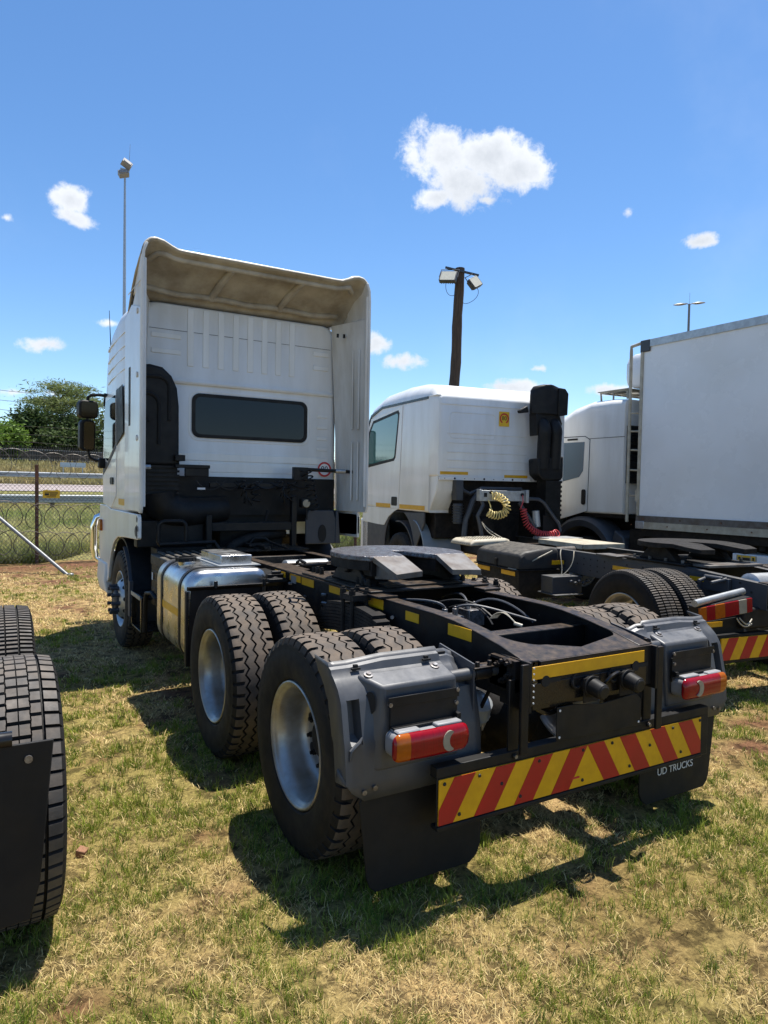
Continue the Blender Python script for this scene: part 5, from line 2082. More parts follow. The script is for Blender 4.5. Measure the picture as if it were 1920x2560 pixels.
# ---- left side skin, doors and wheel arch (and the same on the right)
for s in (-1, 1):
    arch_ = [(4.43, 1.205), (4.9, 1.18)]+[(4.86+.66*math.sin(R(a)), .53+.64*math.cos(R(a))) for a in (10, 22, 34, 46, 58, 68, 78)]
    o_ = [(5.38, 1.47), (3.83, 1.47), (3.80, 1.44), (3.80, 1.24), (3.83, 1.225)]+arch_+[(5.60, .60), (6.10, .60), (6.20, .8), (6.22, 1.3), (6.16, 1.5), (5.6, 1.5)]
    g = G().prism(o_, s*1.205, s*1.17, axis='X')
    fd = g.build('arch_panel', 'white', trk, bevel=.008, seg=3)
    g = G()
    # paint scuffed off at the rear edge
    rr = random.Random(3)
    for (cy_, cz_, rr_) in ((3.85, 1.42, .032), (3.88, 1.30, .05), (3.83, 1.33, .04), (3.84, 1.26, .03)):
        g.prism([(cy_+rr_*rr.uniform(.6, 1.2)*math.cos(t)*1.3, cz_+rr_*rr.uniform(.6, 1.2)*math.sin(t)) for t in np.linspace(0, 2*PI, 14)[:-1]], s*1.2062, s*1.2055, axis='X')
    if s < 0:
        g.build('scuff', 'grey_plastic', fd)
    G().box(s*1.208-.0012, s*1.208+.0012, 4.22, 4.83, 1.325+.21, 1.60).build('reflective_tape', 'yellow', fd)
    # black arch liner and the grey wheel shield
    g = G()
    L = []
    for a in np.linspace(-78, 78, 22):
        y, z = 4.83+.63*math.sin(R(a)), .53+.63*math.cos(R(a))
        L.append([(s*1.17, y, z), (s*.75, y, z), (s*.75, y*1.0+.012*math.sin(R(a)), z+.02), (s*1.17, y+.012*math.sin(R(a)), z+.02)])
    g.loft(L)
    g.build('arch_liner', 'black', trk)
    g = G()
    L = []
    for a in np.linspace(-112, -22, 14):
        y, z = 4.83+.600*math.sin(R(a)), .53+.60*math.cos(R(a))
        L.append([(s*1.20, y, z), (s*.80, y, z), (s*.80, y-.02*abs(math.sin(R(a))), z+.012), (s*1.20, y-.02*abs(math.sin(R(a))), z+.012)])
    g.loft(L)
    g.box(min(s*1.205, s*1.17), max(s*1.205, s*1.17), 4.19, 4.28, .42, .78)
    g.build('wheel_shield', 'grey_plastic', trk)
    # door: skin proud of the shell by its shut line
    o_ = [(4.98, 1.62), (5.30, 1.48), (5.86, 1.52), (5.90, 1.9), (5.80, 2.55), (5.70, 2.78), (4.97, 2.80), (4.95, 2.3)]
    dr = G().prism(o_, s*1.2125, s*1.203, axis='X').build('door', 'white', trk, bevel=.004)
    w_ = [(5.0, 2.20), (5.52, 2.02), (5.80, 2.08), (5.745, 2.52), (5.68, 2.72), (5.02, 2.735)]
    G().prism(w_, s*1.2165, s*1.2128, axis='X').build('window', 'glass', dr)
    G().prism([(4.97, 2.155), (5.5, 1.96), (5.86, 1.86), (5.86, 2.04), (5.52, 2.0), (5.0, 2.19)], s*1.217, s*1.2135, axis='X').build('waist_trim', 'grey_plastic', dr)
    G().prism(rrect(5.12, 5.30, 1.75, 1.83, .03), s*1.226, s*1.2127, axis='X').build('handle', 'black', dr)
    G().prism([(4.55, 2.30), (4.97, 2.17), (4.99, 2.78), (4.62, 2.80)], s*1.2125, s*1.2062, axis='X').build('quarter_panel', 'black', trk)
    g = G()
    for z in (2.98, 3.10, 3.22, 3.36):
        L = []
        for y in np.linspace(4.45, 5.60, 8):
            xo = np.interp(y, [4.25, 4.5, 5.3, 5.7], [1.12, 1.186, 1.207, 1.19])+.004
            zz = z-.05*(y-4.45)
            L.append([(s*(xo-.02), y, zz-.02), (s*(xo+.006), y, zz-.012), (s*(xo+.006), y, zz+.012), (s*(xo-.02), y, zz+.02)])
        g.loft(L)
    g.build('side_rib', 'white', cab)
    # bumper corner, indicator
    G().loft([[(s*1.20, y, .45), (s*1.235, y, .60), (s*1.22, y, .82), (s*1.1, y, .82), (s*1.1, y, .45)] for y in (5.62, 5.8, 6.2)]).build('bumper_corner', 'white_dirty', trk, bevel=.02)
    G().prism(rrect(5.95, 6.10, 1.18, 1.32, .03), s*1.235, s*1.2055, axis='X').build('indicator', 'lens_amber', trk)
    # mirrors
    ar = G()
    ar.tube([(s*1.19, 5.70, 2.79), (s*1.27, 5.74, 2.805), (s*1.36, 5.78, 2.80), (s*1.395, 5.79, 2.77), (s*1.40, 5.79, 2.66)], .018, n=8)
    ar.tube([(s*1.22, 5.76, 2.02), (s*1.31, 5.77, 2.03), (s*1.37, 5.79, 2.06), (s*1.385, 5.80, 2.11), (s*1.39, 5.80, 2.2)], .017, n=8)
    ar.tube([(s*1.40, 5.80, 2.55), (s*1.40, 5.80, 2.48)], .018, n=8)
    arm = ar.build('mirror_arm', 'black', trk)
    G().box(min(s*1.205, s*1.285), max(s*1.205, s*1.285), 5.70, 5.82, 1.94, 2.06).build('mirror_foot', 'black', trk, bevel=.02)
    for (x0, x1, z0, z1, nm) in ((1.285, 1.505, 2.525, 2.735, 'wide_angle_mirror'), (1.315, 1.49, 2.14, 2.505, 'main_mirror')):
        MX = Matrix.Translation((s*(x0+x1)/2, 5.80, (z0+z1)/2)) @ Matrix.Rotation(s*(-.12 if nm == 'main_mirror' else -.20), 4, 'Z') @ Matrix.Rotation(.05, 4, 'X') @ Matrix.Translation((-s*(x0+x1)/2, -5.80, -(z0+z1)/2))
        mi_ = G().prism(rrect(min(s*x0, s*x1), max(s*x0, s*x1), z0, z1, .05), 5.76, 5.88, axis='Y', X=MX).build(nm, 'black', trk, bevel=.018, seg=3)
        ins = .020
        G().prism(rrect(min(s*x0, s*x1)+ins+.02*(nm == 'main_mirror')*(s < 0), max(s*x0, s*x1)-ins, z0+ins, z1-ins, .03), 5.753, 5.759, axis='Y', X=MX).build('mirror_glass', 'mirror', mi_)
# roof visor edge, windscreen, front
G().loft([[(x, 5.86-.1*(abs(x)/1.2)**4, 2.78), (x, 6.12-.28*(abs(x)/1.2)**4, 2.68), (x, 6.12-.28*(abs(x)/1.2)**4, 2.715), (x, 5.86-.1*(abs(x)/1.2)**4, 2.83)] for x in np.linspace(-1.22, 1.22, 15)]).build('sun_visor', 'black', trk)
G().add([(-1.04, 6.0, 2.66), (1.04, 6.0, 2.66), (1.05, 6.155, 1.98), (-1.05, 6.155, 1.98)], [(0, 1, 2, 3)]).build('windscreen', 'glass', trk, solid=.01)
G().box(-1.2, 1.2, 6.0, 6.25, .42, .92).build('front_bumper', 'white_dirty', trk, bevel=.05)
g = G()
for s in (-1, 1):
    g.tube([(s*.98, 6.3, .78), (s*1.13, 6.42, .74), (s*1.21, 6.46, .80), (s*1.235, 6.46, .92), (s*1.235, 6.46, 1.20), (s*1.20, 6.44, 1.32), (s*1.10, 6.40, 1.37), (-s*.0, 6.40, 1.37)], .045, n=14)
g.build('bull_bar', 'chrome', trk)
# aerials
g = G().cyl((-1.16, 5.62, 3.30), (-1.17, 5.62, 3.36), .02, n=8).cyl((-1.17, 5.62, 3.36), (-1.19, 5.61, 3.78), .006, .003, n=6)
g.build('aerial', 'black', trk)
# ================================================================ second tractor (white sleeper cab, grey chassis)
mz = thing('tractor_unit', 'white tractor unit with grey chassis and a yellow and a red coiled hose', 'truck', (3.9, 1.2, 0), -R(8))
RM = .52
dual(mz, 0, tyre=T_DRIVE, tr=1.07, sp=.333, spin=.4, Rt=TYRE_R)
for s in (-1, 1):
    wheel(mz, s*1.03, 5.35, T_DRIVE, s, 'front', .3)
for s in (-1, 1):
    g = G()
    xo, xi = s*.43, s*.422
    tp = [(6.6, 1.04), (-.05, 1.04), (-.3, 1.02), (-.9, .985)]
    bt = [(-.9, .76), (0, .76), (6.6, .80)]
    g.prism(tp+bt, min(xo, xi), max(xo, xi), axis='X')
    g.loft([[(s*.43, y, z+.0005), (s*.355, y, z+.0005), (s*.355, y, z-.009), (s*.43, y, z-.009)] for y, z in tp])
    g.loft([[(s*.43, y, z-.0005), (s*.355, y, z-.0005), (s*.355, y, z+.009), (s*.43, y, z+.009)] for y, z in bt])
    g.box(min(s*.4335, s*.4305), max(s*.4335, s*.4305), -.2, 1.7, .80, 1.0)
    ra = g.build('chassis_rail', 'frame_grey', mz, bevel=.004)
    g = G()
    for y in np.arange(-.75, 3.2, .12):
        for z in (.84, .90, .97):
            if rng.random() < .5:
                g.cyl((s*.434, y, z), (s*.436, y, z), .011, n=8)
    g.build('rail_hole', 'hole', ra, smooth=0)['kind'] = 'stuff'
for y in (-.85, .55, 1.6, 2.7, 3.3):
    G().box(-.42, .42, y-.05, y+.05, .82, 1.0).build('cross_member', 'frame', mz, bevel=.006)
for (y0, y1, z0, z1) in ((.66, 1.03, .90, .945), (-.33, -.06, .925, .965)):
    G().box(-.4385, -.4345, y0, y1, z0, z1).build('reflective_tape', 'yellow', mz)
G().cyl((-.45, -.30, .985), (-.62, -.34, .955), .018, n=8).cyl((-.45, -.5, .985), (-.62, -.48, .955), .018, n=8).cyl((-.5, -.3, .99), (-.5, -.5, .99), .02, n=8).box(-.47, -.435, -.54, -.26, .86, .99).build('damper_bracket', 'frame_grey', mz, bevel=.004)
G().lathe([(-.95, .07), (-.3, .11), (-.15, .21), (0, .23), (.15, .21), (.3, .11), (.95, .07)], 20, c=(0, 0, .513)).build('axle', 'grime', mz)
G().lathe([(-.32, .001), (-.32, .09), (-.3, .12), (.3, .12), (.32, .09), (.32, .001)], 20, c=(0, -.62, .93), axis='X').build('air_tank', 'zinc', mz)
g = G().cyl((-.35, 2.2, .99), (.3, 2.3, .99), .06, n=14)
g.build('silencer_pipe', 'worn', mz)
# fifth wheel
def fifth2(parent, cx, cy, z, rz=0):
    outl = [(.49*math.cos(R(a)), .47*math.sin(R(a))) for a in np.linspace(-30, 210, 44)]
    outl += [(-.44, -.42), (-.38, -.55), (-.20, -.56), (-.10, -.30), (-.05, -.08), (0, -.04), (.05, -.08), (.10, -.30), (.20, -.56), (.38, -.55), (.44, -.42)]
    g = G()
    rag = random.Random(5)
    lo = [(cx+x, cy+y, z-.012-.016*rag.random()+(min(0, y+.3))*.14) for x, y in outl]
    hi = [(cx+x, cy+y, z+.03+(min(0, y+.3))*.14) for x, y in outl]
    n = len(outl)
    g.add(lo+hi, [tuple(range(n))[::-1], tuple(range(n, 2*n))]+[(i, (i+1) % n, n+(i+1) % n, n+i) for i in range(n)])
    f = g.build('fifth_wheel', 'worn' if False else 'grime', parent, bevel=.004)
    g = G()
    for s in (-1, 1):
        g.prism([(cy-.26, 1.07), (cy+.26, 1.07), (cy+.12, z-.02), (cy-.12, z-.02)], cx+s*.34-.05, cx+s*.34+.05, axis='X')
    g.box(cx-.46, cx+.46, cy-.42, cy+.42, 1.046, 1.07)
    g.build('pedestal', 'grime', f, bevel=.01)
    g = G()
    for s in (-1, 1):
        for k in range(4):
            g.cyl((cx+s*.40, cy-.35+.22*k, 1.07), (cx+s*.40, cy-.35+.22*k, 1.10), .018, n=6)
    g.build('bolt', 'worn', f)


fifth2(mz, 0.0, .42, 1.225)
# lead-in plates and cross plates on the rails
G().box(-.36, .36, -.22, -.02, 1.05, 1.075).box(-.5, -.3, .9, 1.25, 1.045, 1.06).build('cross_plate', 'worn', mz, bevel=.004)
# battery cover (grey, sloped), with panel and reflectors below
g = G()
g.loft([[(-1.08, y, .80), (-.50, y, .80), (-.50, y, 1.05-d), (-.60, y, 1.07-d), (-.98, y, 1.02-d), (-1.06, y, .98-d)] for y, d in ((1.93, .04), (1.96, 0), (2.92, 0), (2.96, .04))])
bc = g.build('battery_cover', 'black_dusty', mz, bevel=.02, seg=3)
g = G()
g.box(-1.10, -.44, 1.92, 2.97, .785, .80)
g.box(-1.09, -1.07, 2.42, 2.47, .78, .90)
g.box(-1.06, -.44, 1.95, 2.94, .45, .785)
g.build('battery_carrier', 'grime', mz, bevel=.004)
for y0, y1 in ((2.62, 2.93), (2.03, 2.34)):
    G().box(-1.0655, -1.0615, y0, y1, .715, .768).build('reflective_tape', 'yellow', mz)
G().box(-.62, -.442, 1.9, 1.903, .86, .91).build('reflective_tape', 'yellow', mz)
g = G().tube([(-1.085, 2.15, .80), (-1.08, 2.0, .80), (-.9, 1.94, .90), (-.62, 1.90, 1.03)], .009, n=6)
g.tube(bezier((-.52, 1.86, 1.05), (-.60, 1.80, .98), (-.55, 1.75, .86), (-.62, 1.72, .72), 10), .006, n=5)
g.tube(bezier((-.45, 1.70, 1.04), (-.52, 1.62, 1.0), (-.50, 1.6, .86), (-.66, 1.68, .74), 10), .006, n=5)
g.build('cable', 'cream', mz)
g = G().box(-.86, -.44, 1.55, 1.78, .56, .76)
for k in range(5):
    g.cyl((-.62+.06*k, 1.53, .70-.02*(k % 2)), (-.62+.06*k, 1.50, .70-.02*(k % 2)), .022, n=8)
g.box(-.88, -.48, 1.47, 1.82, .545, .56)
g.build('valve_block', 'frame_grey', mz, bevel=.006)
# perforated walkway and cream step plates
g = G()
g.loft([[(-1.13, y, 1.0), (-.50, y, 1.02), (-.50, y, 1.08-d), (-.56, y, 1.10-d), (-1.06, y, 1.08-d), (-1.12, y, 1.05-d)] for y, d in ((3.02, .03), (3.05, 0), (3.56, 0), (3.6, .03))])
wk = g.build('walkway_plate', 'cream', mz, bevel=.012, seg=3)
g = G()
for i in range(11):
    for j in range(7):
        g.cyl((-1.02+.045*i, 3.10+.06*j, 1.083+.0018*i), (-1.02+.045*i, 3.10+.06*j, 1.0865+.0018*i), .010, n=6)
for j in range(9):
    g.cyl((-1.126, 3.08+.055*j, 1.02), (-1.122, 3.08+.055*j, 1.02), .008, n=6)
g.build('perforation', 'hole', wk, smooth=0)['kind'] = 'stuff'
G().box(-.02, .66, 2.1, 3.05, 1.06, 1.085).box(-.02, 0, 2.1, 3.05, 1.02, 1.06).box(.0, .66, 2.08, 2.1, 1.02, 1.085).build('catwalk', 'cream', mz, bevel=.004)
G().box(.2, .8, 3.1, 3.5, 1.045, 1.085).build('catwalk', 'zinc', mz, bevel=.004)

# ---- cab
def mz_cab_loop(y, xh, z0, z1, rt):
    return cab_loop(y, xh, z0, z1, rt, .04)


stn = [(4.04, 1.10, 3.12, .07), (4.05, 1.125, 3.15, .08), (4.10, 1.14, 3.20, .12), (4.3, 1.145, 3.34, .20), (4.8, 1.148, 3.42, .26), (5.4, 1.148, 3.45, .28), (6.2, 1.145, 3.42, .26), (6.7, 1.14, 3.28, .22), (6.95, 1.13, 3.0, .2), (7.12, 1.12, 2.3, .16), (7.2, 1.08, 1.9, .1)]
g = G().loft([mz_cab_loop(y, xh, 1.95 if y < 4.32 else 1.46, z1, rt) for y, xh, z1, rt in stn[:4]])
g.loft([mz_cab_loop(y, xh, 1.40, z1, rt) for y, xh, z1, rt in stn[3:]])
mc = g.build('cab_shell', 'white', mz, smooth=42)
# rear wall swages and lower rivet rail
g = G()
for z in (2.08, 2.20, 2.32, 2.46, 2.60):
    g.box(-.98, .42 if z > 2.2 else .95, 4.032, 4.045, z-.008, z+.008)
o_ = rrect(-.95, -.15, 2.52, 2.92, .06)
i_ = rrect(-.93, -.17, 2.54, 2.90, .05)
n = len(o_)
g.add([(x, 4.043, z) for x, z in o_]+[(x, 4.032, z) for x, z in rrect(-.94, -.16, 2.53, 2.91, .055)]+[(x, 4.043, z) for x, z in i_], [(k*n+i, k*n+(i+1) % n, (k+1)*n+(i+1) % n, (k+1)*n+i) for k in range(2) for i in range(n)])
g.box(-1.10, 1.10, 4.020, 4.05, 1.90, 1.952)
g.box(-1.1, 1.1, 4.03, 4.05, 3.02, 3.04)
g.build('wall_rib', 'white', mc, bevel=.004)
g = G()
for i, x in enumerate(np.linspace(-1.02, 1.0, 13)):
    g.cyl((x, 4.020, 1.925), (x, 4.017, 1.925), .016 if i % 3 == 1 else .007, n=12)
g.build('rivet', 'hole', mc)
G().box(-1.15, 1.15, 4.06, 4.5, 3.155, 3.16).build('gutter', 'white', mc)
for x0, x1, z in ((-1.09, -.62, 2.005), (.02, .44, 1.975)):
    G().box(x0, x1, 4.0165 if False else 4.034, 4.0385, z-.022, z+.022).build('reflective_tape', 'yellow', mz)
# speed sticker, lower part torn away
sk_ = G().box(-.10, .08, 4.030, 4.034, 2.74, 2.965).build('speed_sticker', 'sign_yellow', mz)
g = G()
ring = [(-.01+.082*math.cos(R(a)), 2.86+.082*math.sin(R(a))) for a in np.linspace(-62, 242, 34)]
rin = [(-.01+.060*math.cos(R(a)), 2.86+.060*math.sin(R(a))) for a in np.linspace(242, -62, 34)]
g.prism(ring+rin, 4.0275, 4.0298, axis='Y')
g.build('red_ring', 'print_red', sk_)
tx = place(text_mesh('80', .09, .0006), 'lettering', sk_)
tx.data.materials.append(M['print_black'])
tx.location = (-.01, 4.0272, 2.862)
tx.rotation_euler = (PI/2, 0, 0)
for s in (-1, 1):
    # door with window, grab handle, handle recess
    o_ = [(5.42, 1.42), (7.02, 1.46), (7.02, 2.1), (6.9, 2.75), (6.7, 3.02), (5.30, 3.12), (5.36, 2.2)]
    dr = G().prism(o_, s*1.158, s*1.146, axis='X').build('door', 'white', mz, bevel=.003)
    w_ = [(5.555, 2.28), (5.62, 2.225), (6.90, 2.13), (6.96, 2.2), (6.80, 2.78), (6.6, 2.97), (5.47, 3.06), (5.42, 3.01)]
    G().prism(w_, s*1.162, s*1.1585, axis='X').build('window_seal', 'black', dr)
    w2 = [(5.60, 2.31), (5.64, 2.27), (6.85, 2.185), (6.90, 2.24), (6.74, 2.75), (6.56, 2.92), (5.50, 3.01), (5.465, 2.97)]
    G().prism(w2, s*1.1635, s*1.1622, axis='X').build('window', mat('green_tint_glass', (.05, .16, .15), .04, coat=.6), dr)
    G().prism(rrect(5.46, 5.70, 1.47, 1.62, .03), s*1.162, s*1.1585, axis='X').build('handle_recess', 'black', dr)
    G().prism([(6.96, 2.86), (6.72, 3.09), (6.2, 3.19), (4.36, 3.165), (4.36, 3.125), (6.2, 3.15), (6.70, 3.05), (6.93, 2.84)], s*1.156, s*1.125, axis='X').build('rain_gutter', 'black_gloss', mz)
    G().box(s*1.1592-.0012, s*1.1592+.0012, 5.74, 6.4, 1.40+.03, 1.50).build('reflective_tape', 'yellow', dr)
    G().box(s*1.149-.0012, s*1.149+.0012, 4.42, 5.38, 1.43, 1.50).build('reflective_tape', 'yellow', mz)
    # lower panels and arch
    arch_ = [(5.42+.60*math.cos(R(a)), .78+.62*math.sin(R(a))) for a in np.linspace(180, 0, 20)]
    out_ = [(6.10, .55), (7.1, .55), (7.1, 1.40), (4.45, 1.40), (4.45, 1.20), (4.72, 1.10)]
    G().prism([(4.74, .82)]+arch_[1:]+[(6.05, .62)]+out_[1:4]+[(4.45, 1.22)], s*1.14, s*1.11, axis='X').build('arch_panel', 'grey_plastic', mz, bevel=.01)
    G().prism([(6.03, 1.12), (6.3, 1.12), (7.08, 1.14), (7.1, 1.42), (5.42, 1.42), (5.6, 1.375), (5.85, 1.27)], s*1.15, s*1.1405, axis='X').build('lower_door_panel', 'white', mz)
    g = G()
    L = []
    for a in np.linspace(-118, 10, 20):
        y, z = 5.38+.63*math.sin(R(a)), .55+.66*math.cos(R(a))
        L.append([(s*1.16, y, z), (s*.72, y, z), (s*.72, y+.02*math.sin(R(a)), z+.02*math.cos(R(a))), (s*1.16, y+.02*math.sin(R(a)), z+.02*math.cos(R(a)))])
    g.loft(L)
    g.build('wheel_arch', 'grey_plastic', mz)
    G().box(min(s*.70, s*.72), max(s*.70, s*.72), 4.45, 7.05, .55, 1.40).build('arch_liner', 'black', mz)
    # separate rear shield, pale grey and curved
    g = G()
    L = []
    for y, z in ((4.82, 1.262), (4.74, 1.245), (4.64, 1.19), (4.54, 1.09), (4.46, .96), (4.41, .80), (4.385, .62), (4.38, .48)):
        L.append([(s*1.155, y, z), (s*.52, y-.01, z), (s*.52, y-.03, z+.004), (s*1.15, y-.02, z+.004)])
    g.loft(L)
    g.build('mud_shield', mat('shield_blue_grey', (.20, .24, .27), .45, col2=(.26, .28, .29), scale=6, amt=.4), mz, smooth=60)
    G().tube([(s*1.15, 6.95, 2.9), (s*1.3, 7.15, 2.95), (s*1.32, 7.2, 2.8), (s*1.32, 7.2, 2.0)], .018, n=8).build('mirror_arm', 'black', mz)
    mm = G().prism(rrect(min(s*1.2, s*1.46), max(s*1.2, s*1.46), 2.2, 2.85, .05), 7.18, 7.28, axis='Y').build('mirror', 'black', mz, bevel=.015)
    G().prism(rrect(min(s*1.23, s*1.43), max(s*1.23, s*1.43), 2.23, 2.82, .04), 7.174, 7.179, axis='Y').build('mirror_glass', 'mirror', mm)
G().add([(-1.0, 6.99, 2.85), (1.0, 6.99, 2.85), (1.05, 7.20, 1.98), (-1.05, 7.20, 1.98)], [(0, 1, 2, 3)]).build('windscreen', 'glass', mz, solid=.01)
G().box(-1.14, 1.14, 6.8, 7.25, .5, 1.2).build('front_bumper', 'white_dirty', mz, bevel=.05)
# sleeper underside, tunnel and suspension behind the cab
g = G().prism([(4.06, 1.955), (4.32, 1.955), (4.40, 1.47), (4.40, 1.44), (4.3, 1.44), (4.08, 1.75)], -1.12, -.80, axis='X')
g.build('corner_panel', 'white', mz, bevel=.01)
g = G()
g.box(-.8, 1.1, 4.25, 6.5, 1.38, 1.93)
g.box(-.42, .42, 4.2, 6.2, .9, 1.4)
g.box(-1.0, 1.0, 4.35, 4.7, 1.0, 1.4)
g.cyl((-.3, 4.0, 1.2), (-.3, 4.3, 1.2), .14, n=16)
g.build('engine', 'grime', mz, bevel=.02)
g = G()
g.box(-.86, -.74, 3.95, 4.1, 1.6, 1.9)
g.tube([(-.78, 3.98, 1.86), (-.72, 4.0, 1.75), (-.60, 4.0, 1.7), (-.42, 3.98, 1.78), (.3, 3.98, 1.78)], .03, n=8)
g.tube([(-.45, 3.9, 1.78), (-.60, 3.9, 1.6), (-.72, 3.9, 1.3), (-.74, 3.9, 1.05)], .045, n=6)
g.cyl((-.80, 4.0, 1.25), (-.80, 4.0, 1.55), .07, n=14)
for k in range(7):
    g.lathe([(-.008, .075), (0, .09), (.008, .075)], 14, c=(-.80, 4.0, 1.28+.04*k), axis='Z')
g.build('cab_suspension', 'frame_grey', mz, bevel=.006)
# hose bracket frame
g = G()
g.box(-.63, .12, 3.62, 3.64, 1.60, 1.755)
g.box(-.66, -.63, 3.60, 3.70, 1.60, 1.77)
g.box(.12, .17, 3.58, 3.72, 1.58, 1.77)
hb = g.build('hose_bracket', 'zinc', mz, bevel=.004)
g = G()
g.tube([(-.60, 3.66, 1.62), (-.58, 3.64, 1.54), (-.68, 3.62, 1.38), (-.64, 3.62, 1.26), (-.60, 3.6, 1.02)], .028, n=10)
g.tube([(.05, 3.66, 1.58), (.12, 3.64, 1.48), (.31, 3.6, 1.2), (.34, 3.6, 1.02)], .028, n=10)
g.tube([(.14, 3.66, 1.64), (.40, 3.66, 1.635), (.48, 3.64, 1.58), (.74, 3.62, 1.27), (.77, 3.6, 1.16), (.70, 3.6, 1.11), (.5, 3.6, 1.08)], .026, n=10)
g.build('hose_frame', 'frame_grey', mz)
g = G()
g.cyl((-.47, 3.618, 1.73), (-.47, 3.60, 1.73), .025, n=12)
g.cyl((.07, 3.618, 1.70), (.07, 3.60, 1.70), .025, n=12)
g.box(-.58, -.53, 3.615, 3.62, 1.66, 1.72)
g.build('bracket_hole', 'hole', hb)
ctr = (-.46, 3.56, 1.50)
path = [(-.45, 3.56, 1.68), (-.36, 3.55, 1.66), (-.27, 3.54, 1.60), (-.23, 3.54, 1.50), (-.28, 3.54, 1.42), (-.38, 3.55, 1.39), (-.48, 3.55, 1.40), (-.55, 3.56, 1.44)]
g = G()
hp = helix(path, .055, 17, 12)
g.tube([(-.46, 3.6, 1.73), (-.47, 3.57, 1.70)]+hp+[(-.48, 3.56, 1.46), (-.50, 3.58, 1.55), (-.52, 3.6, 1.62)], .0088, n=6)
g.build('coiled_hose', 'hose_y', mz, smooth=70)
path = [(.05, 3.55, 1.50), (.07, 3.54, 1.38), (.10, 3.53, 1.27), (.20, 3.50, 1.17), (.33, 3.48, 1.12), (.46, 3.47, 1.11), (.58, 3.46, 1.12)]
g = G()
hp = helix(path, .045, 20, 12)
g.tube([(.07, 3.6, 1.69), (.06, 3.57, 1.6)]+hp, .0088, n=6)
g.tube([(.58+.055*math.cos(t), 3.45+.05*math.sin(t)*.5, 1.13+.05*math.sin(t)) for t in np.linspace(0, 9, 26)], .0088, n=6)
g.build('coiled_hose', 'hose_r', mz, smooth=70)
G().cyl((.40, 3.7, 1.22), (.375, 3.7, 1.46), .062, .055, n=18).build('filter_canister', 'tank_grey', mz)
G().tube(bezier((-.62, 3.56, 1.28), (-.58, 3.5, 1.18), (-.45, 3.4, 1.1), (-.40, 3.3, 1.06), 12), .007, n=5).tube(bezier((-.64, 3.56, 1.30), (-.62, 3.5, 1.15), (-.5, 3.4, 1.08), (-.44, 3.3, 1.06), 12), .007, n=5).build('cable', 'cream', mz)
# twin black intake with snorkel head
sn = G()
sn.loft([rr_ for rr_ in [[(cx_+wx*c_, 3.80+.13*s_, z) for c_, s_ in [(math.cos(2*PI*i/20), math.sin(2*PI*i/20)) for i in range(20)]]
        for cx_, wx, z in ((.60, .30, 2.93), (.60, .30, 3.20), (.59, .28, 3.29), (.58, .22, 3.35), (.57, .10, 3.38))]])
sn.prism([(.72, 2.90), (.89, 2.93), (.90, 3.26), (.84, 3.33), (.72, 3.34)], 3.66, 3.94, axis='Y')
sn.prism([(.27, 2.95), (.12, 2.93), (.10, 2.97), (.24, 3.05)], 3.78, 3.86, axis='Y')
sn.prism([(.38, 2.60), (.80, 2.66), (.84, 2.80), (.78, 2.95), (.36, 2.95)], 3.72, 3.92, axis='Y')
snk = sn.build('snorkel_intake', 'black', mz, bevel=.02, smooth=50)
for x0 in (.50, .70):
    g = G().tube(bezier((x0, 3.78, 2.80), (x0, 3.70, 2.74), (x0, 3.68, 2.68), (x0, 3.70, 2.60), 6)+[(x0+.0, 3.72, 2.1)], .10, n=16)
    g.build('intake_pipe', 'black', snk)
G().prism([(.36, 2.25), (.84, 2.3), (.84, 1.98), (.80, 1.92), (.48, 1.92), (.38, 2.0)], 3.66, 3.92, axis='Y').build('intake_box', 'black', snk, bevel=.03, seg=3)
g = G()
for k in range(15):
    z = 1.92-.036*k
    g.box(.52+.012*(k % 2), .82-.012*(k % 2), 3.66+.012*(k % 2), 3.9, z-.036, z)
g.box(.5, .82, 3.68, 3.9, 1.0, 1.4)
g.build('intake_bellows', 'black', snk)
# ---- tail: lamp on a bent bracket, flap, chevron board
g = G().cyl((-1.26, -.90, .865), (-.60, -.80, .925), .030, n=12)
g.build('lamp_tube', 'zinc', mz)
LX = Matrix.Translation((-.925, -.88, .80)) @ Matrix.Rotation(-.10, 4, 'Y')
tl = G().box(-.30, .30, -.03, .07, -.066, .066, X=LX).build('tail_lamp', 'black', mz, bevel=.006)
for x0, x1, m in ((-.30, -.225, 'lens_amber'), (-.224, -.13, 'lens_red'), (-.129, -.02, 'lens_amber'), (-.019, .14, 'lens_red'), (.141, .23, 'lens_clear'), (.231, .295, 'lens_red')):
    G().box(x0, x1, -.048, -.0305, -.060, .060, X=LX).build({'lens_amber': 'amber_lens', 'lens_red': 'red_lens', 'lens_clear': 'reverse_lens'}[m], m, tl, bevel=.004)
G().prism([(-1.20, .66), (-.55, .70), (-.50, .30), (-1.18, .28)], -.77, -.76, axis='Y').build('mud_flap', 'flap', mz)
G().box(-1.12, -.80, -.7775, -.7715, .625, .668).build('reflective_tape', 'yellow', mz)
g = G().tube(bezier((-.78, -.9, .72), (-.76, -.92, .66), (-.70, -.92, .62), (-.60, -.9, .66), 8), .006, n=5).tube(bezier((-.75, -.9, .72), (-.70, -.94, .64), (-.66, -.92, .66), (-.60, -.9, .70), 8), .006, n=5)
g.build('cable', 'cream', mz)
G().box(-.62, -.3, -.84, -.4, .60, .78).cyl((-.46, -.70, .70), (-.46, -.45, .70), .12, n=16).build('spring_bellows', 'black', mz, bevel=.02)
g = G().box(-.95, .95, -.84, -.78, .32, .565)
ub = g.build('bumper_bar', 'black', mz, bevel=.004)
cb = G().box(-.89, .89, -.853, -.841, .35, .54).build('chevron_board', 'yellow', mz)
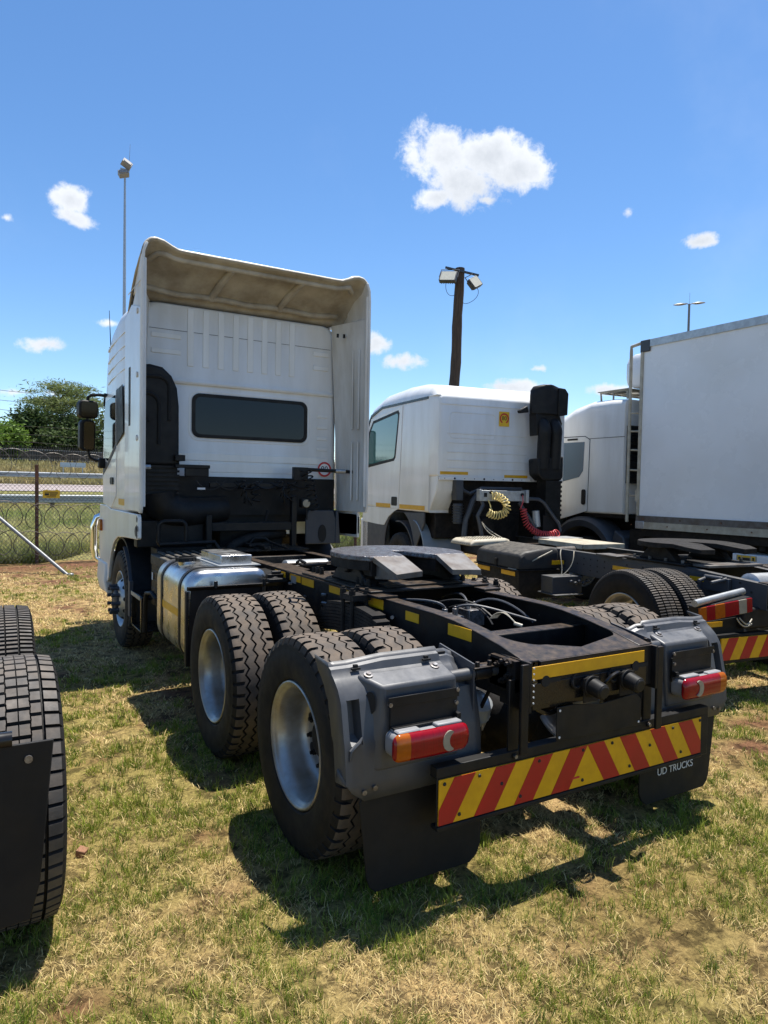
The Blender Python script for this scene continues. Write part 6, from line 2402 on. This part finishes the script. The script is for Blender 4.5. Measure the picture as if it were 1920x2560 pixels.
for k in range(4):
    a, b = .115*2*k, .115*(2*k+1)
    for s in (-1, 1):
        poly = clip_poly([(s*a, .539), (s*b, .539), (s*(b+.10), .351), (s*(a+.10), .351)], -.885, .885)
        if len(poly) >= 3:
            G().prism(poly, -.8552, -.8534, axis='Y').build('stripe', 'red', cb, smooth=0)
G().box(.55, 1.2, -.86, -.85, .28, .66).build('mud_flap', 'flap', mz)
tr = G().box(.62, 1.22, -.93, -.83, .74, .87).build('tail_lamp', 'black', mz, bevel=.006)
G().box(.63, 1.21, -.945, -.931, .745, .865).build('red_lens', 'lens_red', tr, bevel=.004)
# ================================================================ box truck on the right
bt = thing('box_truck', 'white rigid box truck with refrigerated body, standing beyond the grey chassis tractor', 'truck', (7.15, 0, 0))
def bx(x0, x1, y0, y1, z0, z1, name, m, parent=None, bevel=0, **k):
    return G().box(x0-7.15, x1-7.15, y0, y1, z0, z1).build(name, m, parent or bt, bevel=bevel, **k)


BY0, BY1 = -3.9, 3.87
body = bx(5.915, 8.385, BY0, BY1, 1.30, 3.985, 'box_body', 'box_white')
for x0, x1 in ((5.895, 5.9145), (8.3855, 8.405)):
    bx(x0, x1, BY0, BY1, 3.885, 3.99, 'top_rail', 'zinc', body)
    bx(x0, x1, BY0, BY1+.0, 1.335, 1.425, 'rubbing_rail', 'worn', body)
    bx(x0-.003, x1, BY0, BY1, 1.235, 1.333, 'bottom_rail', 'cream', body)
    bx(x0, x1, BY1-.045, BY1+.004, 1.43, 3.884, 'corner_post', 'cream', body, bevel=.006)
    bx(x0-.006, x1, BY1-.16, BY1+.008, 3.82, 3.994, 'corner_cap', 'frame_grey', body, bevel=.01)
    bx(x0-.006, x1, BY1-.15, BY1+.008, 1.228, 1.345, 'corner_foot', 'zinc', body, bevel=.01)
    bx(x0, x1, BY0, BY0+.06, 1.43, 3.884, 'corner_post', 'cream', body)
g = G()
for y in np.arange(BY0+.2, BY1-.1, .62):
    g.cyl((5.894-7.15, y, 1.38), (5.885-7.15, y, 1.38), .012, n=8)
    g.cyl((5.891-7.15, y+.2, 1.285), (5.884-7.15, y+.2, 1.285), .010, n=8)
g.build('rivet', 'rust', body, smooth=0)
bx(5.92, 8.38, BY0-.002, BY1-.002, 3.986, 3.992, 'roof_sheet', 'box_white', body)
g = G()
g.box(-1.2, 1.2, -3.7, 3.8, 1.12, 1.23)
g.box(-.45, -.36, -3.8, 6.2, .78, 1.11)
g.box(.36, .45, -3.8, 6.2, .78, 1.11)
for y in np.arange(-3.4, 3.8, .9):
    g.box(-1.15, 1.15, y-.04, y+.04, 1.05, 1.12)
g.build('chassis_rail', 'grime', bt)
# pipe frame at the front corner
g = G().tube([(-1.23, 3.90, 3.96), (-1.23, 4.06, 3.94), (-1.23, 4.06, 3.86), (-1.235, 4.05, 1.32)], .024, n=10)
for z in (3.24, 2.95, 2.68, 2.40, 2.1, 1.72):
    g.cyl((-1.23, 4.055, z), (-1.13, 3.9, z-.005), .014, n=8)
g.box(-1.25, -1.21, 3.87, 3.90, 1.63, 1.80)
g.build('corner_ladder', 'cream', bt)
# refrigeration unit
g = G().loft([[(sx*wx, y, z) for sx, z in ((-1, z0+r_), (-.97, z0), (.97, z0), (1, z0+r_), (1, z1-r_), (.95, z1), (-.95, z1), (-1, z1-r_))] for y, wx, z0, z1, r_ in ((3.875, 1.03, 3.36, 3.88, .08), (4.2, 1.03, 3.36, 3.88, .08), (4.34, .99, 3.42, 3.84, .10), (4.42, .90, 3.50, 3.76, .10))])
rf = g.build('refrigeration_unit', 'box_white', bt, bevel=.03, seg=3)
G().box(-1.034, -1.0305, 3.93, 4.0, 3.66, 3.72).box(-1.034, -1.0305, 4.02, 4.05, 3.5, 3.56).build('vent', 'hole', rf)
# cab
sta = [(4.20, 1.12, 3.16, .08), (4.22, 1.15, 3.19, .10), (4.5, 1.155, 3.215, .12), (4.9, 1.155, 3.22, .14), (5.3, 1.15, 3.16, .2), (5.6, 1.14, 3.05, .24), (5.85, 1.13, 2.86, .26), (6.1, 1.12, 2.5, .2), (6.3, 1.10, 1.95, .16), (6.36, 1.04, 1.8, .1)]
c3 = G().loft([cab_loop(y, xh, 1.42, z1, rt, .04) for y, xh, z1, rt in sta]).build('cab_shell', 'white', bt, smooth=42)
g = G()
g.box(-1.159, -1.150, 4.20, 4.93, 2.612, 2.619)
g.box(1.150, 1.159, 4.20, 4.93, 2.612, 2.619)
g.build('panel_seam', 'hole', c3)
for s in (-1, 1):
    o_ = [(4.92, 1.45), (5.55, 1.28), (6.25, 1.40), (6.2, 2.0), (5.9, 2.58), (5.6, 2.66), (5.0, 2.655), (4.90, 2.60)]
    dr = G().prism(o_, s*1.163, s*1.15, axis='X').build('door', 'white', bt, bevel=.003)
    o2 = [(4.912, 1.445), (5.56, 1.27), (6.27, 1.39), (6.22, 2.0), (5.91, 2.59), (5.6, 2.672), (5.0, 2.667), (4.888, 2.607)]
    G().prism(o2, s*1.1565, s*1.15, axis='X').build('shut_line', 'hole', dr)
    w_ = [(5.02, 2.10), (5.10, 2.0), (5.6, 1.90), (6.1, 1.93), (6.05, 2.1), (5.80, 2.52), (5.62, 2.575), (5.0, 2.57)]
    G().prism(w_, s*1.169, s*1.1635, axis='X').build('window', mat('blue_reflection_glass', (.05, .10, .15), .04, coat=.6), dr, bevel=.004)  # bluish reflection on the pane is put into the glass colour
    G().prism(rrect(4.95, 5.03, 1.55, 1.80, .035, 5), s*1.180, s*1.1635, axis='X').build('handle', 'black', dr)
    G().prism(rrect(5.15, 5.38, 2.605, 2.635, .012, 3), s*1.170, s*1.1635, axis='X').build('grab', 'black', dr)
    # wheel arch
    g = G()
    L = []
    for a in np.linspace(-98, 98, 24):
        ca, sa = math.cos(R(a)), math.sin(R(a))
        L.append([(s*1.18, 5.02+(.60)*sa, .60+.60*ca), (s*1.20, 5.02+.70*sa, .60+.70*ca), (s*1.15, 5.02+.74*sa, .60+.76*ca), (s*.8, 5.02+.74*sa, .60+.76*ca), (s*.8, 5.02+.60*sa, .60+.60*ca)])
    g.loft(L)
    g.build('wheel_arch', 'grey_plastic', bt, smooth=50)
    G().prism([(4.16, 1.08), (4.34, 1.18), (4.44, .80), (4.28, .62), (4.06, .62)], s*1.17, s*.80, axis='X').build('mud_shield', 'grey_plastic', bt, bevel=.03, seg=3)
    G().prism([(5.6, 1.42), (6.36, 1.42), (6.40, .5), (5.8, .5), (5.75, .9)], s*1.15, s*1.10, axis='X').build('bumper_side', 'white_dirty', bt, bevel=.01)
    g = G()
    for k in range(14):
        g.box(min(s*1.10, s*.75), max(s*1.10, s*.75), 4.10, 4.19, 1.98+.055*k, 2.005+.055*k)
    g.box(min(s*1.12, s*.72), max(s*1.12, s*.72), 4.12, 4.195, 1.9, 2.78)
    g.build('intake_grille', 'black', bt, bevel=.004)
G().add([(-1.0, 5.86, 2.84), (1.0, 5.86, 2.84), (1.05, 6.30, 1.98), (-1.05, 6.30, 1.98)], [(0, 1, 2, 3)]).build('windscreen', 'glass', bt, solid=.01)
G().box(-1.14, 1.14, 6.0, 6.42, .5, 1.42).build('front_bumper', 'white_dirty', bt, bevel=.05)
g = G()
g.box(-1.1, 1.1, 4.2, 6.2, 1.36, 1.43)
g.box(-.5, .5, 4.0, 6.0, .7, 1.36)
g.box(-1.1, -.5, 3.85, 4.1, .7, 1.2)
g.build('engine', 'grime', bt)
# roof rack
g = G()
for y in (4.30, 4.82):
    g.tube([(-1.0, y, 3.21), (-1.02, y, 3.35), (1.02, y, 3.35), (1.0, y, 3.21)], .018, n=6)
g.box(-1.05, 1.05, 4.26, 4.86, 3.355, 3.368)
for x in np.linspace(-1.0, 1.0, 10):
    g.cyl((x, 4.28, 3.345), (x, 4.84, 3.345), .010, n=6)
g.tube([(-1.02, 4.30, 3.35), (-1.02, 4.82, 3.35)], .016, n=6)
g.tube([(-1.02, 4.56, 3.21), (-1.02, 4.56, 3.35)], .016, n=6)
g.build('roof_rack', 'cream', bt)
# pale equipment box with warning label under the body
eb = G().box(-1.21, -.75, 1.62, 2.36, .72, 1.0).build('equipment_box', 'sign_white', bt, bevel=.01)
lb = G().box(-1.2125, -1.2105, 2.03, 2.30, .915, .985).build('warning_label', 'cream', eb)
g = G().box(-1.2145, -1.2128, 2.235, 2.285, .92, .98).box(-1.2145, -1.2128, 2.05, 2.10, .92, .98)
g.build('label_panel', 'sign_yellow', lb)
g = G().box(-1.2148, -1.2128, 2.12, 2.22, .92, .955).cyl((-1.2148, 2.26, .945), (-1.2152, 2.26, .945), .018, n=12).cyl((-1.2148, 2.075, .95), (-1.2152, 2.075, .95), .016, n=7)
g.box(-1.2152, -1.2148, 2.06, 2.09, .925, .935)
g.build('label_print', 'print_black', lb)
G().box(-1.2146, -1.2128, 2.12, 2.22, .958, .98).build('label_heading', 'sign_yellow', lb)
G().cyl((-1.2, 1.72, .87), (-1.215, 1.72, .87), .03, n=14).build('latch', 'black', eb)
for y in (-1.6,):
    for s in (-1, 1):
        wheel(bt, s*1.05, y, T_DRIVE, s, 'outer', .2)
        wheel(bt, s*.72, y, T_DRIVE, s, 'inner', .5)
for s in (-1, 1):
    wheel(bt, s*1.0, 5.02, T_DRIVE, s, 'front', .1)

# ================================================================ tractor at the left edge of the photo
nb = thing('tractor_unit', 'black truck tail at the left edge with block tread tyre and black flap', 'truck', (-3.47, .12, 0))
for y, ty in ((0, T_BLOCK), (1.37, T_BLOCK if False else T_DRIVE)):
    for s in (-1, 1):
        wheel(nb, s*1.075, y, ty, s, 'outer', .12+y, W=.315)
        wheel(nb, s*.73, y, ty, s, 'inner', .5+y, W=.315)
for s in (-1, 1):
    G().prism([(4.2, 1.05), (-.9, 1.05), (-.9, .82), (4.2, .82)], s*.43, s*.36, axis='X').build('chassis_rail', 'frame', nb, bevel=.004)
    g = G().prism([(s*1.135, 1.03), (s*1.10, .62), (s*1.075, .52), (s*.55, .48), (s*.55, 1.03)], -1.03, -1.02, axis='Y')
    fl = g.build('mud_flap', 'flap', nb, bevel=.003)
    g = G().cyl((s*.50, -1.0, 1.045), (s*1.03, -1.02, 1.045), .022, n=12)
    g.build('flap_bar', 'black_gloss', nb)
    g = G().cyl((s*1.07, -1.03, .985), (s*1.07, -1.038, .985), .011, n=10)
    g.build('flap_bolt', 'bolt', fl)
G().box(-.41, .41, -.9, -.8, .84, 1.03).box(-.41, .41, .65, .75, .84, 1.03).box(-.41, .41, 2.4, 2.5, .84, 1.03).build('cross_member', 'frame', nb)
for y in (0, 1.37):
    G().lathe([(-.95, .07), (-.3, .11), (-.15, .21), (0, .23), (.15, .21), (.3, .11), (.95, .07)], 20, c=(0, y, .513)).build('axle', 'grime', nb)
# ---------------------------------------------------------------- split parts that hold several separate pieces
def split_pieces():
    for o in list(bpy.data.objects):
        if o.type != 'MESH' or o.get('kind') or o.parent is None or o.data.users > 1 or len(o.data.vertices) > 6000:
            continue
        if o.name.split('.')[0] in ('crown', 'trunk', 'lettering', 'razor_coil'):
            continue
        me = o.data
        nv = len(me.vertices)
        co = np.empty(nv*3, dtype=np.float32)
        me.vertices.foreach_get('co', co)
        co = co.reshape(-1, 3)
        par = list(range(nv))

        def find(a):
            while par[a] != a:
                par[a] = par[par[a]]
                a = par[a]
            return a
        for e in me.edges:
            a, b = find(e.vertices[0]), find(e.vertices[1])
            if a != b:
                par[a] = b
        roots = np.array([find(i) for i in range(nv)])
        ids, isl = np.unique(roots, return_inverse=True)
        k = len(ids)
        if k < 2 or k > 120:
            continue
        lo = np.full((k, 3), np.inf)
        hi = np.full((k, 3), -np.inf)
        np.minimum.at(lo, isl, co)
        np.maximum.at(hi, isl, co)
        size = (hi-lo).max(1)
        gap = np.maximum(0, np.maximum(lo[:, None]-hi[None], lo[None]-hi[:, None]))
        nr = np.sqrt((gap**2).sum(2)) <= np.maximum(.02, .5*np.maximum(size[:, None], size[None]))
        pp = list(range(k))

        def f2(a):
            while pp[a] != a:
                a = pp[a]
            return a
        for a, b in zip(*np.nonzero(np.triu(nr, 1))):
            ra, rb = f2(a), f2(b)
            if ra != rb:
                pp[ra] = rb
        pid = np.array([f2(i) for i in range(k)])
        us_ = np.unique(pid)
        if len(us_) < 2:
            continue
        vp = pid[isl]
        base = o.name.split('.')[0]
        polys = [(tuple(p.vertices), p.material_index, p.use_smooth) for p in me.polygons]
        kids = list(o.children)
        first = True
        for u in us_:
            sel = np.nonzero(vp == u)[0]
            mp = {int(v): i for i, v in enumerate(sel)}
            pl_ = [q for q in polys if q[0][0] in mp]
            m2 = bpy.data.meshes.new(base)
            m2.from_pydata([tuple(map(float, co[v])) for v in sel], [], [tuple(mp[v] for v in q[0]) for q in pl_])
            for mm_ in me.materials:
                m2.materials.append(mm_)
            m2.polygons.foreach_set('material_index', [q[1] for q in pl_])
            m2.polygons.foreach_set('use_smooth', [q[2] for q in pl_])
            m2.set_sharp_from_angle(angle=R(38))
            m2.update()
            if first:
                o.data = m2
                first = False
            else:
                c = o.copy()
                c.data = m2
                COL.objects.link(c)
                c.parent = o.parent


split_pieces()
